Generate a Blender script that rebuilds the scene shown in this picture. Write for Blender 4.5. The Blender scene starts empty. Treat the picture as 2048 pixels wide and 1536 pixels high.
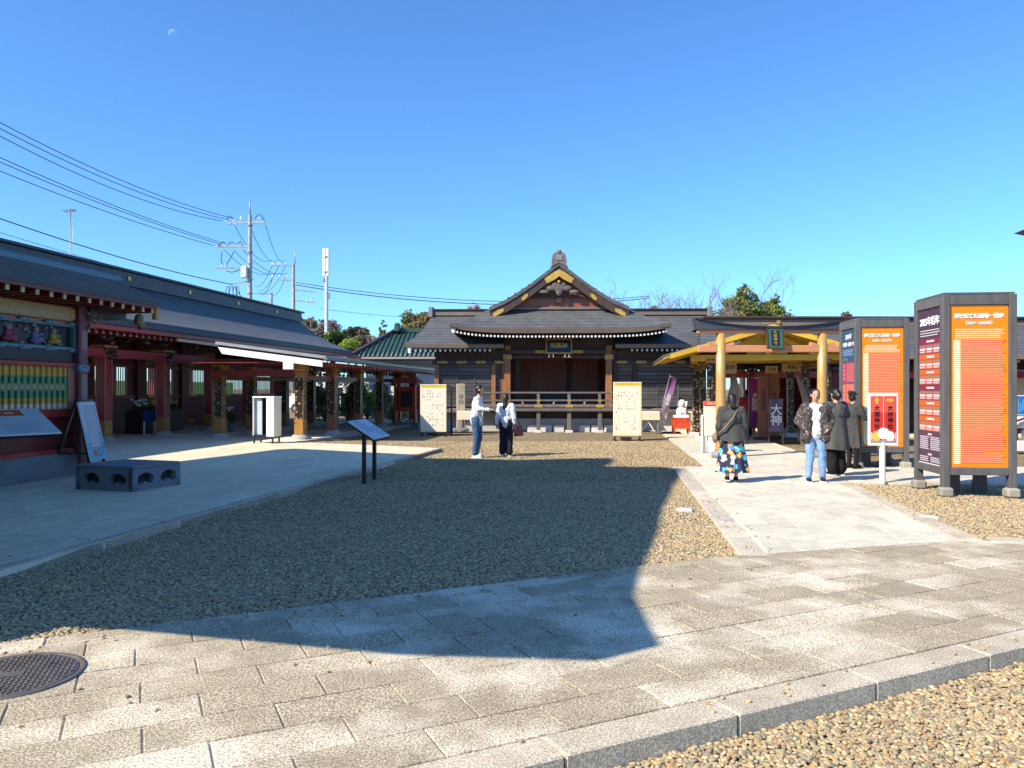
import bpy, bmesh, math, random
import numpy as np
from mathutils import Vector, Matrix, Euler
R = math.radians
rnd = random.Random(7)
SC = bpy.context.scene
COL = SC.collection

# ------------------------------------------------------------------ camera
F, CX, HY, EYE = 1538.0, 1024.0, 778.0, 1.6
cam_d = bpy.data.cameras.new('camera')
cam = bpy.data.objects.new('camera', cam_d); COL.objects.link(cam)
cam_d.sensor_width = 36.0
cam_d.lens = 36.0 * F / 2048.0
cam_d.shift_y = (HY - 768.0) / 2048.0
cam_d.clip_start = 0.05; cam_d.clip_end = 12000
cam.location = (0, 0, EYE); cam.rotation_euler = (R(90), 0, 0)
SC.camera = cam

# ------------------------------------------------------------------ light
SUN_EL, SUN_AZ = R(39.0), R(33.0)       # elevation; heading of the light, from +X
LDIR = Vector((math.cos(SUN_EL)*math.cos(SUN_AZ), math.cos(SUN_EL)*math.sin(SUN_AZ), -math.sin(SUN_EL)))
w = bpy.data.worlds.new('World'); SC.world = w; w.use_nodes = True
nt = w.node_tree
bg = nt.nodes['Background']
sky = nt.nodes.new('ShaderNodeTexSky'); sky.sky_type = 'NISHITA'; sky.sun_disc = False
sky.sun_elevation = SUN_EL
sky.sun_rotation = math.atan2(-LDIR.x, -LDIR.y) % (2*math.pi)
sky.altitude = 0; sky.air_density = 1.0; sky.dust_density = 0.3; sky.ozone_density = 2.2
tint = nt.nodes.new('ShaderNodeMix'); tint.data_type = 'RGBA'; tint.blend_type = 'MULTIPLY'
tint.inputs[0].default_value = 1.0; tint.inputs[7].default_value = (0.56, 0.96, 1.38, 1)
nt.links.new(sky.outputs[0], tint.inputs[6]); nt.links.new(tint.outputs[2], bg.inputs[0])
bg.inputs[1].default_value = 0.116
sun_d = bpy.data.lights.new('sun', 'SUN'); sun_d.energy = 5.0; sun_d.angle = R(0.53); sun_d.color = (1.0, 0.91, 0.76)
sun = bpy.data.objects.new('sun', sun_d); COL.objects.link(sun)
sun.rotation_euler = LDIR.to_track_quat('-Z', 'Y').to_euler(); sun.location = (-20, -14, 30)
vs = SC.view_settings
vs.view_transform = 'Standard'; vs.look = 'None'; vs.gamma = 1.0; vs.use_curve_mapping = False
vs.exposure = 0.65
SC.cycles.max_bounces = 6; SC.cycles.diffuse_bounces = 3; SC.cycles.glossy_bounces = 3
SC.cycles.transparent_max_bounces = 8
SC.cycles.use_denoising = True
SC.cycles.sample_clamp_indirect = 6

# ------------------------------------------------------------------ pixel helpers (photo pixels, 2048 wide)
def G(px, py, z=0.0):
    Y = (EYE - z)*F/(py - HY); return Vector(((px-CX)/F*Y, Y, z))
def W(px, py, Y):
    return Vector(((px-CX)/F*Y, Y, EYE - (py-HY)/F*Y))
TH = R(8.0)
def UV(u, v):                                  # the shrine's own axes, turned 8 degrees
    return (u*math.cos(TH) + v*math.sin(TH), -u*math.sin(TH) + v*math.cos(TH))

# ------------------------------------------------------------------ object helpers
def tag(o, label=None, cat=None, group=None, kind=None):
    if label: o['label'] = label
    if cat: o['category'] = cat
    if group: o['group'] = group
    if kind: o['kind'] = kind
    return o
def thing(name, loc, rz, label, cat, group=None):
    o = bpy.data.objects.new(name, None); COL.objects.link(o)
    o.location = loc if len(loc) == 3 else (loc[0], loc[1], 0); o.rotation_euler = (0, 0, rz)
    o.empty_display_size = 0.2
    return tag(o, label, cat, group)
def link(name, me, parent=None, loc=(0,0,0), rot=(0,0,0), scale=(1,1,1)):
    o = bpy.data.objects.new(name, me); COL.objects.link(o)
    if parent: o.parent = parent
    o.location = loc; o.rotation_euler = rot; o.scale = scale
    return o
def copies(name, me, parent, locs, rot=(0,0,0)):
    for l in locs: link(name, me, parent, l, rot)
def copy_tree(o, parent=None):
    c = o.copy(); COL.objects.link(c); c.parent = parent
    for ch in list(o.children): copy_tree(ch, c)
    return c

class B:
    """collects shapes into one mesh"""
    def __init__(s): s.v = []; s.f = []; s.c = []; s.sm = []
    def add(s, vs_, fs, smooth=False, col=None):
        n = len(s.v); s.v += [tuple(p) for p in vs_]
        for f in fs: s.f.append(tuple(i+n for i in f)); s.sm.append(smooth); s.c.append(col)
        return s
    def box(s, c, d, rz=0, rot=None, ch=0.0):
        hx, hy, hz = d[0]/2, d[1]/2, d[2]/2
        if ch <= 0:
            P = [Vector((x*hx, y*hy, z*hz)) for z in (-1,1) for x, y in ((-1,-1),(1,-1),(1,1),(-1,1))]
            fs = [(3,2,1,0),(4,5,6,7),(0,1,5,4),(1,2,6,5),(2,3,7,6),(3,0,4,7)]
        else:
            ch = min(ch, hx*.45, hy*.45, hz*.45)
            P = []
            for z, k in ((-hz, ch),(-hz+ch, 0),(hz-ch, 0),(hz, ch)):
                x, y = hx-k, hy-k
                P += [Vector(q) for q in ((-x+ch,-y,z),(x-ch,-y,z),(x,-y+ch,z),(x,y-ch,z),(x-ch,y,z),(-x+ch,y,z),(-x,y-ch,z),(-x,-y+ch,z))]
            fs = [tuple(range(7,-1,-1)), tuple(range(24,32))]
            for k in range(3):
                for i in range(8):
                    j = (i+1) % 8; fs.append((k*8+i, k*8+j, k*8+8+j, k*8+8+i))
        m = (rot if rot is not None else Euler((0,0,rz))).to_matrix()
        c = Vector(c)
        return s.add([m @ p + c for p in P], fs)
    def b2(s, x0, x1, y0, y1, z0, z1, ch=0.0):
        return s.box(((x0+x1)/2,(y0+y1)/2,(z0+z1)/2), (abs(x1-x0),abs(y1-y0),abs(z1-z0)), ch=ch)
    def ext(s, poly, vec):
        vec = Vector(vec); n = len(poly); P = [Vector(p) for p in poly]
        V = P + [p+vec for p in P]
        fs = [tuple(range(n-1,-1,-1)), tuple(range(n,2*n))] + [(i,(i+1)%n,n+(i+1)%n,n+i) for i in range(n)]
        return s.add(V, fs)
    def bar(s, a, b, wd, ht=None, up=(0,0,1)):
        a, b = Vector(a), Vector(b); ht = ht or wd
        d = (b-a); L = d.length; d.normalize()
        x = d.cross(Vector(up)); 
        if x.length < 1e-4: x = d.cross(Vector((0,1,0)))
        x.normalize(); y = x.cross(d)
        P = []
        for q in (a, b):
            for i, j in ((-1,-1),(1,-1),(1,1),(-1,1)): P.append(q + x*i*wd/2 + y*j*ht/2)
        return s.add(P, [(3,2,1,0),(4,5,6,7),(0,1,5,4),(1,2,6,5),(2,3,7,6),(3,0,4,7)])
    def cyl(s, c, r, h, n=16, r2=None, smooth=True):
        r2 = r if r2 is None else r2; c = Vector(c)
        V = [c+Vector((r*math.cos(2*math.pi*i/n), r*math.sin(2*math.pi*i/n), 0)) for i in range(n)]
        V += [c+Vector((r2*math.cos(2*math.pi*i/n), r2*math.sin(2*math.pi*i/n), h)) for i in range(n)]
        s.add(V, [(i,(i+1)%n,n+(i+1)%n,n+i) for i in range(n)], smooth)
        s.add(V[:n], [tuple(range(n-1,-1,-1))]); s.add(V[n:], [tuple(range(n))]); return s
    def tube(s, pts, r, n=6, caps=True):
        pts = [Vector(p) for p in pts]; m = len(pts)
        rs = r if isinstance(r, (list, tuple)) else [r]*m
        V = []; px = None
        for i, p in enumerate(pts):
            d = (pts[min(i+1,m-1)] - pts[max(i-1,0)]); d.normalize()
            if px is None:
                px = d.cross(Vector((0,0,1)));
                if px.length < 1e-3: px = d.cross(Vector((0,1,0)))
            px = px - d*px.dot(d); px.normalize(); y = d.cross(px)
            for k in range(n):
                a = 2*math.pi*k/n; V.append(p + (px*math.cos(a) + y*math.sin(a))*rs[i])
        fs = [(i*n+k, i*n+(k+1)%n, (i+1)*n+(k+1)%n, (i+1)*n+k) for i in range(m-1) for k in range(n)]
        if caps: fs += [tuple(range(n-1,-1,-1)), tuple(range((m-1)*n, m*n))]
        return s.add(V, fs, True)
    def lathe(s, prof, n=20, c=(0,0,0)):
        c = Vector(c); m = len(prof)
        V = [c+Vector((r*math.cos(2*math.pi*k/n), r*math.sin(2*math.pi*k/n), z)) for r, z in prof for k in range(n)]
        fs = [(i*n+k, i*n+(k+1)%n, (i+1)*n+(k+1)%n, (i+1)*n+k) for i in range(m-1) for k in range(n)]
        fs += [tuple(range(n-1,-1,-1)), tuple(range((m-1)*n, m*n))]
        return s.add(V, fs, True)
    def ell(s, c, r, n=14, m=9, rot=None):
        c = Vector(c); V = []
        for i in range(m+1):
            t = math.pi*i/m
            for k in range(n):
                a = 2*math.pi*k/n
                p = Vector((r[0]*math.sin(t)*math.cos(a), r[1]*math.sin(t)*math.sin(a), -r[2]*math.cos(t)))
                V.append((rot.to_matrix() @ p if rot is not None else p) + c)
        return s.add(V, [(i*n+k, i*n+(k+1)%n, (i+1)*n+(k+1)%n, (i+1)*n+k) for i in range(m) for k in range(n)], True)
    def cap(s, a, ra, b, rb, n=12):
        """tapered limb with round ends"""
        a, b = Vector(a), Vector(b); d = b-a; L = d.length or 1e-6; d = d/L
        pts, rr = [], []
        for k in (0.05,.5,.87): pts.append(a - d*ra*math.sqrt(1-k*k)); rr.append(ra*k)
        pts.append(a); rr.append(ra); pts.append(b); rr.append(rb)
        for k in (.87,.5,.05): pts.append(b + d*rb*math.sqrt(1-k*k)); rr.append(rb*k)
        return s.tube(pts, rr, n)
    def grid(s, fn, nu, nv, smooth=True, flip=False):
        V = [fn(i/nu, j/nv) for i in range(nu+1) for j in range(nv+1)]
        k = nv+1
        fs = [(i*k+j, (i+1)*k+j, (i+1)*k+j+1, i*k+j+1) for i in range(nu) for j in range(nv)]
        if flip: fs = [f[::-1] for f in fs]
        return s.add(V, fs, smooth)
    def mesh(s, name, mat):
        me = bpy.data.meshes.new(name); me.from_pydata(s.v, [], s.f)
        me.polygons.foreach_set('use_smooth', s.sm)
        if any(c is not None for c in s.c):
            ca = me.color_attributes.new('Col', 'FLOAT_COLOR', 'CORNER')
            arr = []
            for f, c in zip(s.f, s.c):
                c = c or (1,1,1); arr += [c[0], c[1], c[2], 1.0]*len(f)
            ca.data.foreach_set('color', arr)
        if mat: me.materials.append(mat)
        me.update(); return me
    def build(s, name, mat, parent=None, loc=(0,0,0), rot=(0,0,0), fix=False):
        me = s.mesh(name, mat)
        if fix: fixn(me)
        return link(name, me, parent, loc, rot)
def fixn(me):
    bm = bmesh.new(); bm.from_mesh(me); bmesh.ops.recalc_face_normals(bm, faces=bm.faces); bm.to_mesh(me); bm.free()
def part(name, mat, parent, x0, x1, y0, y1, z0, z1, ch=0.0):
    cx, cy, cz = (x0+x1)/2, (y0+y1)/2, (z0+z1)/2
    return B().box((0,0,0), (abs(x1-x0),abs(y1-y0),abs(z1-z0)), ch=ch).build(name, mat, parent, (cx,cy,cz))

def evaluated(o):
    dg = bpy.context.evaluated_depsgraph_get(); dg.update()
    return bpy.data.meshes.new_from_object(o.evaluated_get(dg))
def remesh(bld, name, mat, voxel, smooth=4, disp=None):
    me = bld.mesh(name+'_raw', None); o = link(name+'_raw', me)
    m = o.modifiers.new('r', 'REMESH'); m.mode = 'VOXEL'; m.voxel_size = voxel; m.use_smooth_shade = True
    if smooth:
        m = o.modifiers.new('s', 'SMOOTH'); m.iterations = smooth; m.factor = 0.5
    if disp:
        tx = bpy.data.textures.new(name+'_folds', 'CLOUDS'); tx.noise_scale = disp[1]
        m = o.modifiers.new('d', 'DISPLACE'); m.texture = tx; m.strength = disp[0]; m.mid_level = .5; m.texture_coords = 'LOCAL'
    out = evaluated(o); bpy.data.objects.remove(o); bpy.data.meshes.remove(me)
    out.name = name; out.materials.clear(); out.materials.append(mat)
    return out
_text = {}
def text_mesh(s, size, mat, depth=0.002, bold=0.0, spacing=1.0, align='CENTER', line=1.0):
    key = (s, size, mat.name, depth, bold, spacing, align, line)
    if key in _text: return _text[key]
    cu = bpy.data.curves.new('lettering', 'FONT'); cu.body = s; cu.size = size; cu.extrude = depth; cu.offset = bold
    cu.align_x = align; cu.align_y = 'CENTER'; cu.resolution_u = 2; cu.space_character = spacing; cu.space_line = line
    o = bpy.data.objects.new('lettering', cu); COL.objects.link(o)
    me = evaluated(o); bpy.data.objects.remove(o); bpy.data.curves.remove(cu)
    me.name = 'lettering'; me.materials.clear(); me.materials.append(mat); _text[key] = me
    return me
def letters(parent, s, size, mat, loc, rot=(R(90),0,0), **k):
    return link('lettering', text_mesh(s, size, mat, **k), parent, loc, rot)
def printed(name, parent, rects, mat, loc=(0,0,0), rot=(R(90),0,0), step=0.0007):
    """flat print: coloured rectangles / polygons in a plane, each layer a little proud of the one below"""
    b = B()
    for r in rects:
        if r[0] == 'poly':
            _, pts, col, lay = r
            b.add([(x, y, step*lay) for x, y in pts], [tuple(range(len(pts)))], col=col)
        else:
            x0, y0, x1, y1, col, lay = r
            b.add([(x0,y0,step*lay),(x1,y0,step*lay),(x1,y1,step*lay),(x0,y1,step*lay)], [(0,1,2,3)], col=col)
    return b.build(name, mat, parent, loc, rot)

# ------------------------------------------------------------------ materials
def newmat(name):
    m = bpy.data.materials.new(name); m.use_nodes = True
    return m, m.node_tree, m.node_tree.nodes['Principled BSDF']
def nd(t, typ, **k):
    n = t.nodes.new(typ)
    for a, b in k.items(): setattr(n, a, b)
    return n
def mixc(t, fac, a, b, mode='MIX'):
    n = nd(t, 'ShaderNodeMix', data_type='RGBA', blend_type=mode)
    for i, x in ((0,fac),(6,a),(7,b)):
        if hasattr(x, 'is_linked') or isinstance(x, bpy.types.NodeSocket): t.links.new(x, n.inputs[i])
        elif i == 0: n.inputs[0].default_value = x
        else: n.inputs[i].default_value = (*x[:3], 1)
    return n.outputs[2]
def noise(t, vec, scale, detail=3, rough=.55):
    n = nd(t, 'ShaderNodeTexNoise'); n.inputs['Scale'].default_value = scale; n.inputs['Detail'].default_value = detail
    n.inputs['Roughness'].default_value = rough
    t.links.new(vec, n.inputs['Vector']); return n.outputs['Fac']
def ramp(t, fac, stops, interp='LINEAR'):
    n = nd(t, 'ShaderNodeValToRGB'); cr = n.color_ramp; cr.interpolation = interp
    while len(cr.elements) < len(stops): cr.elements.new(0.5)
    for e, (p, c) in zip(cr.elements, stops):
        e.position = p; e.color = (*c[:3], 1) if hasattr(c, '__len__') else (c, c, c, 1)
    t.links.new(fac, n.inputs[0]); return n.outputs[0]
def bump(t, p, h, strength, dist=.01):
    n = nd(t, 'ShaderNodeBump'); n.inputs['Strength'].default_value = strength; n.inputs['Distance'].default_value = dist
    t.links.new(h, n.inputs['Height']); t.links.new(n.outputs[0], p.inputs['Normal'])
def coords(t, kind='pos', scale=None):
    if kind == 'pos': out = nd(t, 'ShaderNodeNewGeometry').outputs['Position']
    else: out = nd(t, 'ShaderNodeTexCoord').outputs['Object']
    if scale:
        m = nd(t, 'ShaderNodeVectorMath', operation='MULTIPLY'); t.links.new(out, m.inputs[0]); m.inputs[1].default_value = scale
        out = m.outputs[0]
    return out
MATS = {}
def M(name, col, rough=.6, var=.25, scale=3.0, fine=60.0, bmp=.15, metal=0.0, spec=.5, obj=0.12, stretch=None, coat=0.0):
    if name in MATS: return MATS[name]
    m, t, p = newmat(name)
    vec = coords(t, 'pos', stretch)
    n1 = noise(t, vec, scale, 4); n2 = noise(t, vec, fine, 3)
    dark = tuple(c*(1-var) for c in col); lite = tuple(min(1, c*(1+var*.8)) for c in col)
    c1 = mixc(t, ramp(t, n1, [(.3, 0), (.7, 1)]), dark, lite)
    c2 = mixc(t, .35, c1, ramp(t, n2, [(.3, dark), (.7, lite)]))
    oi = nd(t, 'ShaderNodeObjectInfo')
    mr = nd(t, 'ShaderNodeMapRange'); mr.inputs[3].default_value = 1-obj; mr.inputs[4].default_value = 1+obj
    t.links.new(oi.outputs['Random'], mr.inputs[0])
    hs = nd(t, 'ShaderNodeHueSaturation'); t.links.new(mr.outputs[0], hs.inputs['Value']); t.links.new(c2, hs.inputs['Color'])
    t.links.new(hs.outputs[0], p.inputs['Base Color'])
    rr = nd(t, 'ShaderNodeMapRange'); rr.inputs[3].default_value = max(.05, rough-.12); rr.inputs[4].default_value = min(1, rough+.12)
    t.links.new(n1, rr.inputs[0]); t.links.new(rr.outputs[0], p.inputs['Roughness'])
    p.inputs['Metallic'].default_value = metal; p.inputs['Specular IOR Level'].default_value = spec
    if coat: p.inputs['Coat Weight'].default_value = coat; p.inputs['Coat Roughness'].default_value = .2
    if bmp: bump(t, p, n2, bmp, .004)
    MATS[name] = m; return m
m, t, p = newmat('print_ink')
ca = nd(t, 'ShaderNodeVertexColor', layer_name='Col')
t.links.new(mixc(t, .12, ca.outputs[0], ramp(t, noise(t, coords(t), 9, 3), [(.3, (.35,.33,.3)), (.8, (1,1,1))]), 'MULTIPLY'), p.inputs['Base Color'])
p.inputs['Roughness'].default_value = .45; p.inputs['Specular IOR Level'].default_value = .35
INK = m

STONE   = M('granite_kerb', (.44,.41,.37), .75, .22, 2.0, 160, .3)
STONE_W = M('pale_stone', (.62,.60,.56), .8, .15, 3, 90, .3)
STONE_D = M('dark_stone', (.20,.21,.22), .8, .25, 3, 120, .35)
CONC    = M('concrete', (.42,.41,.39), .85, .2, 2, 50, .3)
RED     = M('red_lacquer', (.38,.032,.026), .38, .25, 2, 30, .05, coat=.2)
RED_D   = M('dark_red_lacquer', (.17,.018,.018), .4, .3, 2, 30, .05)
VERM    = M('vermilion_paint', (.72,.075,.025), .4, .12, 4, 40, .05)
GOLD    = M('gilded_metal', (.72,.42,.08), .38, .2, 6, 60, .1, metal=.55)
GOLD_D  = M('aged_gilt', (.42,.25,.07), .45, .3, 6, 60, .15, metal=.4)
GOLDP   = M('gold_paint', (.62,.38,.13), .36, .12, 1.2, 90, .05, metal=.35)
COPPER  = M('copper_coloured_beam', (.62,.27,.13), .55, .12, 1.5, 60, .08, stretch=(.3,1,1))
YEL     = M('ochre_gold_board', (.62,.38,.03), .5, .2, 2, 50, .1)
WOOD_D  = M('dark_brown_timber', (.060,.034,.024), .6, .35, 1.6, 40, .25, stretch=(3,3,.6))
WOOD_G  = M('weathered_grey_timber', (.15,.13,.115), .8, .35, 2, 60, .4, stretch=(4,4,.5))
WOOD_O  = M('amber_timber', (.30,.13,.045), .55, .3, 2, 50, .2, stretch=(4,4,.5))
WOOD_R  = M('red_brown_timber', (.27,.085,.048), .5, .35, 1.4, 40, .2, stretch=(6,6,.4))
BLACK   = M('black_paint', (.018,.018,.02), .45, .3, 3, 50, .05)
LOUVRE  = M('black_shutter_boards', (.105,.104,.108), .6, .3, 2, 60, .1, stretch=(.5,1,4), obj=.3)
WHITE   = M('white_paint', (.80,.79,.76), .5, .08, 3, 40, .05)
CREAM   = M('cream_board', (.78,.72,.52), .6, .08, 3, 40, .05)
PLASTER = M('pale_plaster', (.62,.60,.56), .9, .1, 1, 40, .2)
BROWN_F = M('brown_roof_edge', (.20,.15,.12), .6, .2, 1.5, 50, .15)
GREY_M  = M('grey_metal', (.36,.37,.38), .45, .15, 3, 50, .05, metal=.5)
DKMETAL = M('dark_metal', (.03,.03,.033), .45, .3, 3, 50, .05, metal=.3)
PORC    = M('white_porcelain', (.85,.85,.84), .25, .05, 3, 30, .02)
WIRE    = M('cable_sheath', (.028,.03,.034), .6, .1, 2, 30, 0)
POLE_C  = M('pole_concrete', (.40,.38,.35), .85, .2, 1.5, 40, .2)
TEAL    = M('teal_paint', (.07,.22,.21), .5, .3, 12, 90, .1)
PINK    = M('faded_mauve_paint', (.32,.19,.17), .55, .15, 5, 50, .05)
DKNAVY  = M('ink_black_lacquer', (.012,.014,.02), .4, .3, 3, 30, .03)
SKIN    = M('skin', (.52,.30,.20), .55, .08, 8, 60, .03)
HAIR    = M('dark_hair', (.014,.011,.010), .42, .4, 20, 160, .3, stretch=(6,6,1))

def roofmat(name, col, seam, axis, depth=.5, var=.2, rough=.62):
    """sheet-metal roofing: courses along one object axis, streaked with weather"""
    m, t, p = newmat(name)
    vec = coords(t, 'obj')
    sx = nd(t, 'ShaderNodeSeparateXYZ'); t.links.new(vec, sx.inputs[0])
    mu = nd(t, 'ShaderNodeMath', operation='MULTIPLY'); t.links.new(sx.outputs[axis], mu.inputs[0]); mu.inputs[1].default_value = 1/seam
    fr = nd(t, 'ShaderNodeMath', operation='FRACT'); t.links.new(mu.outputs[0], fr.inputs[0])
    n1 = noise(t, coords(t, 'pos', (1.6,1.6,.35)), 1.4, 6, .65); n2 = noise(t, vec, 25, 3)
    dark = tuple(c*(1-var) for c in col); lite = tuple(c*(1+var) for c in col)
    c = mixc(t, ramp(t, n1, [(.3,0),(.7,1)]), dark, lite)
    c = mixc(t, .3, c, ramp(t, n2, [(.3,dark),(.7,lite)]))
    line = ramp(t, fr.outputs[0], [(0, .40),(.14,.5),(.22,1),(1,.88)])
    c = mixc(t, depth, c, line, 'MULTIPLY')
    t.links.new(c, p.inputs['Base Color']); p.inputs['Roughness'].default_value = rough
    p.inputs['Metallic'].default_value = .15
    h = nd(t, 'ShaderNodeMath', operation='ADD'); t.links.new(line, h.inputs[0]); t.links.new(n2, h.inputs[1])
    bump(t, p, h.outputs[0], .35, .012)
    return m
ROOF   = roofmat('grey_sheet_roofing', (.112,.114,.114), .13, 2, .85, .38)
ROOF_B = roofmat('blue_black_sheet_roofing', (.060,.072,.085), .14, 2, rough=.5)
ROOF_C = M('slate_blue_copper_roofing', (.11,.205,.25), .5, .35, 2.5, 40, .15, metal=.2, stretch=(1,.4,1))

def patmat(name, ground, ink, scale, thr=(.10,.16), vari=None, rough=.4, metal=0.0, warp=0.0):
    """painted all-over pattern of round crests"""
    m, t, p = newmat(name)
    vec = coords(t, 'obj')
    if warp:
        wn = nd(t, 'ShaderNodeTexNoise'); wn.inputs['Scale'].default_value = scale*.8; t.links.new(vec, wn.inputs['Vector'])
        wa = nd(t, 'ShaderNodeVectorMath', operation='MULTIPLY_ADD'); t.links.new(wn.outputs['Color'], wa.inputs[0]); wa.inputs[1].default_value = (warp,)*3; t.links.new(vec, wa.inputs[2]); vec = wa.outputs[0]
    v = nd(t, 'ShaderNodeTexVoronoi'); v.inputs['Scale'].default_value = scale; v.inputs['Randomness'].default_value = .55 if not warp else 1.0
    t.links.new(vec, v.inputs['Vector'])
    n = noise(t, vec, scale*3, 2)
    ad = nd(t, 'ShaderNodeMath', operation='MULTIPLY_ADD'); t.links.new(n, ad.inputs[0]); ad.inputs[1].default_value = .35; t.links.new(v.outputs['Distance'], ad.inputs[2])
    fac = ramp(t, ad.outputs[0], [(0, 1),(thr[0]+.3, 1),(thr[1]+.3, 0),(1, 0)])
    inkc = mixc(t, ramp(t, n, [(.4,0),(.6,1)]), ink, tuple(c*.45 for c in ink)) if vari is None else ramp(t, nd_sep(t, v.outputs['Color']), vari, 'CONSTANT')
    t.links.new(mixc(t, fac, ground, inkc), p.inputs['Base Color'])
    p.inputs['Roughness'].default_value = rough; p.inputs['Metallic'].default_value = metal
    return m
def nd_sep(t, sock):
    s = nd(t, 'ShaderNodeSeparateColor'); t.links.new(sock, s.inputs[0]); return s.outputs[0]
CREST  = patmat('black_lacquer_with_gold_crests', (.014,.011,.010), (.46,.30,.12), 9.5, (.24,.29))
CRESTG = patmat('gilt_with_dark_crests', (.40,.19,.045), (.05,.03,.02), 9.0, (.10,.16), metal=.15)
BROCADE = patmat('gold_brocade', (.50,.36,.14), (.20,.15,.07), 30, (.12,.2))
BLOOMS = patmat('painted_blooms', (.02,.02,.03), (.5,.4,.1), 6, (.2,.3), vari=[(0,(.40,.06,.08)),(.3,(.42,.30,.05)),(.55,(.12,.26,.24)),(.75,(.40,.36,.36)),(.9,(.07,.09,.28))])
CYANBL = patmat('cyan_enamel', (.05,.10,.16), (.30,.60,.65), 22, (.15,.25))
SKIRTM = patmat('printed_skirt_cloth', (.022,.026,.055), (.1,.5,.6), 12, (.50,.54), warp=.12, vari=[(0,(.02,.02,.06)),(.25,(.08,.50,.62)),(.45,(.75,.36,.07)),(.6,(.03,.03,.08)),(.75,(.70,.66,.58)),(.9,(.10,.22,.45))], rough=.8)
CAMO   = patmat('mottled_jacket_cloth', (.045,.038,.035), (.36,.32,.28), 34, (.16,.24), vari=[(0,(.30,.27,.23)),(.3,(.10,.08,.07)),(.6,(.42,.38,.34)),(.8,(.15,.12,.16))], rough=.85)
# ================================================================== GROUND
def slabmat(name, base, stain=.5, fine=150.0, contrast=.55, spec=.15):
    m, t, p = newmat(name)
    vec = coords(t)
    sp = noise(t, vec, fine, 2, .7); big = noise(t, vec, 1.1, 5, .6); mid = noise(t, vec, 5.0, 4, .6)
    oi = nd(t, 'ShaderNodeObjectInfo')
    pep = ramp(t, sp, [(.38, tuple(c*(1-contrast*.6) for c in base)), (.5, base), (.60, tuple(min(.9, c*(1+contrast*1.3)) for c in base))])
    c = mixc(t, ramp(t, oi.outputs['Random'], [(0,0),(.35,.38),(.4,.05),(.8,.3),(1,0)]), pep, tuple(c*.66 for c in base))
    c = mixc(t, ramp(t, mid, [(.35,.32),(.6,0)]), c, tuple(c*.5 for c in base))
    pale = mixc(t, ramp(t, sp, [(.40,.2),(.56,1)]), c, (.84,.745,.57))
    sm = nd(t, 'ShaderNodeMath', operation='MULTIPLY'); bo_ = nd(t, 'ShaderNodeMath', operation='MULTIPLY_ADD'); t.links.new(oi.outputs['Random'], bo_.inputs[0]); bo_.inputs[1].default_value = .13; t.links.new(big, bo_.inputs[2]); t.links.new(ramp(t, bo_.outputs[0], [(.53,0),(.72,1)]), sm.inputs[0]); sm.inputs[1].default_value = stain
    c = mixc(t, sm.outputs[0], c, pale)
    t.links.new(c, p.inputs['Base Color']); p.inputs['Roughness'].default_value = .8; p.inputs['Specular IOR Level'].default_value = spec
    bump(t, p, sp, .35, .005)
    return m
SLAB_A = slabmat('flamed_granite_paving', (.37,.308,.212), 1.0, 85, .8)
SLAB_B = slabmat('pale_granite_paving', (.60,.54,.43), .7, 85, .45)
SLAB_P = slabmat('smooth_grey_paving', (.76,.63,.43), .5, 60, .22)
KERB_S = slabmat('speckled_granite_kerb', (.50,.43,.32), .5, 85, .5)
KERB_B = slabmat('pale_granite_kerb', (.52,.46,.36), .5, 85, .4)
MORTAR = M('pale_joint_sand', (.70,.62,.48), .95, .2, 6, 200, .2)
def gravelmat(name, scale, cols):
    m, t, p = newmat(name)
    vec = coords(t)
    v = nd(t, 'ShaderNodeTexVoronoi'); v.inputs['Scale'].default_value = scale; t.links.new(vec, v.inputs['Vector'])
    c = ramp(t, nd_sep(t, v.outputs['Color']), cols)
    edge = ramp(t, v.outputs['Distance'], [(.25,1),(.6,.35)])
    c = mixc(t, 1, c, edge, 'MULTIPLY')
    big = ramp(t, noise(t, vec, .35, 4), [(.3,.8),(.7,1.0)])
    c = mixc(t, 1, c, big, 'MULTIPLY')
    t.links.new(c, p.inputs['Base Color']); p.inputs['Roughness'].default_value = .85
    iv = nd(t, 'ShaderNodeMath', operation='SUBTRACT'); iv.inputs[0].default_value = 1; t.links.new(v.outputs['Distance'], iv.inputs[1])
    bump(t, p, iv.outputs[0], .9, .02)
    return m
PEB = [(0,(0.230,0.185,0.120)),(.2,(0.380,0.282,0.151)),(.4,(0.552,0.389,0.183)),(.55,(0.345,0.292,0.195)),(.7,(0.632,0.476,0.246)),(.85,(0.483,0.272,0.113)),(1,(0.713,0.564,0.315))]
GRAVEL = gravelmat('beige_gravel_ground', 26, PEB)
m, t, p = newmat('pebble_stone')
oi = nd(t, 'ShaderNodeObjectInfo')
c = ramp(t, oi.outputs['Random'], [(0,(0.170,0.145,0.105)),(.12,(0.300,0.239,0.145)),(.3,(0.500,0.359,0.168)),(.45,(0.340,0.282,0.186)),(.6,(0.580,0.436,0.227)),(.72,(0.430,0.231,0.093)),(.8,(0.260,0.239,0.180)),(.9,(0.660,0.522,0.290)),(1,(0.400,0.308,0.174))])
c = mixc(t, .35, c, ramp(t, noise(t, coords(t), 140, 3), [(.3,(.3,.3,.3)),(.7,(1,1,1))]), 'MULTIPLY')
t.links.new(c, p.inputs['Base Color']); p.inputs['Roughness'].default_value = .75
PEBBLE = m

def sheet(name, poly, z, mat, kind='structure'):
    o = B().add([(x, y, z) for x, y in poly], [tuple(range(len(poly)))]).build(name, mat)
    return tag(o, kind=kind)
ground = sheet('ground', [(-900,-900),(900,-900),(900,2500),(-900,2500)], -.16, GRAVEL)

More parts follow.
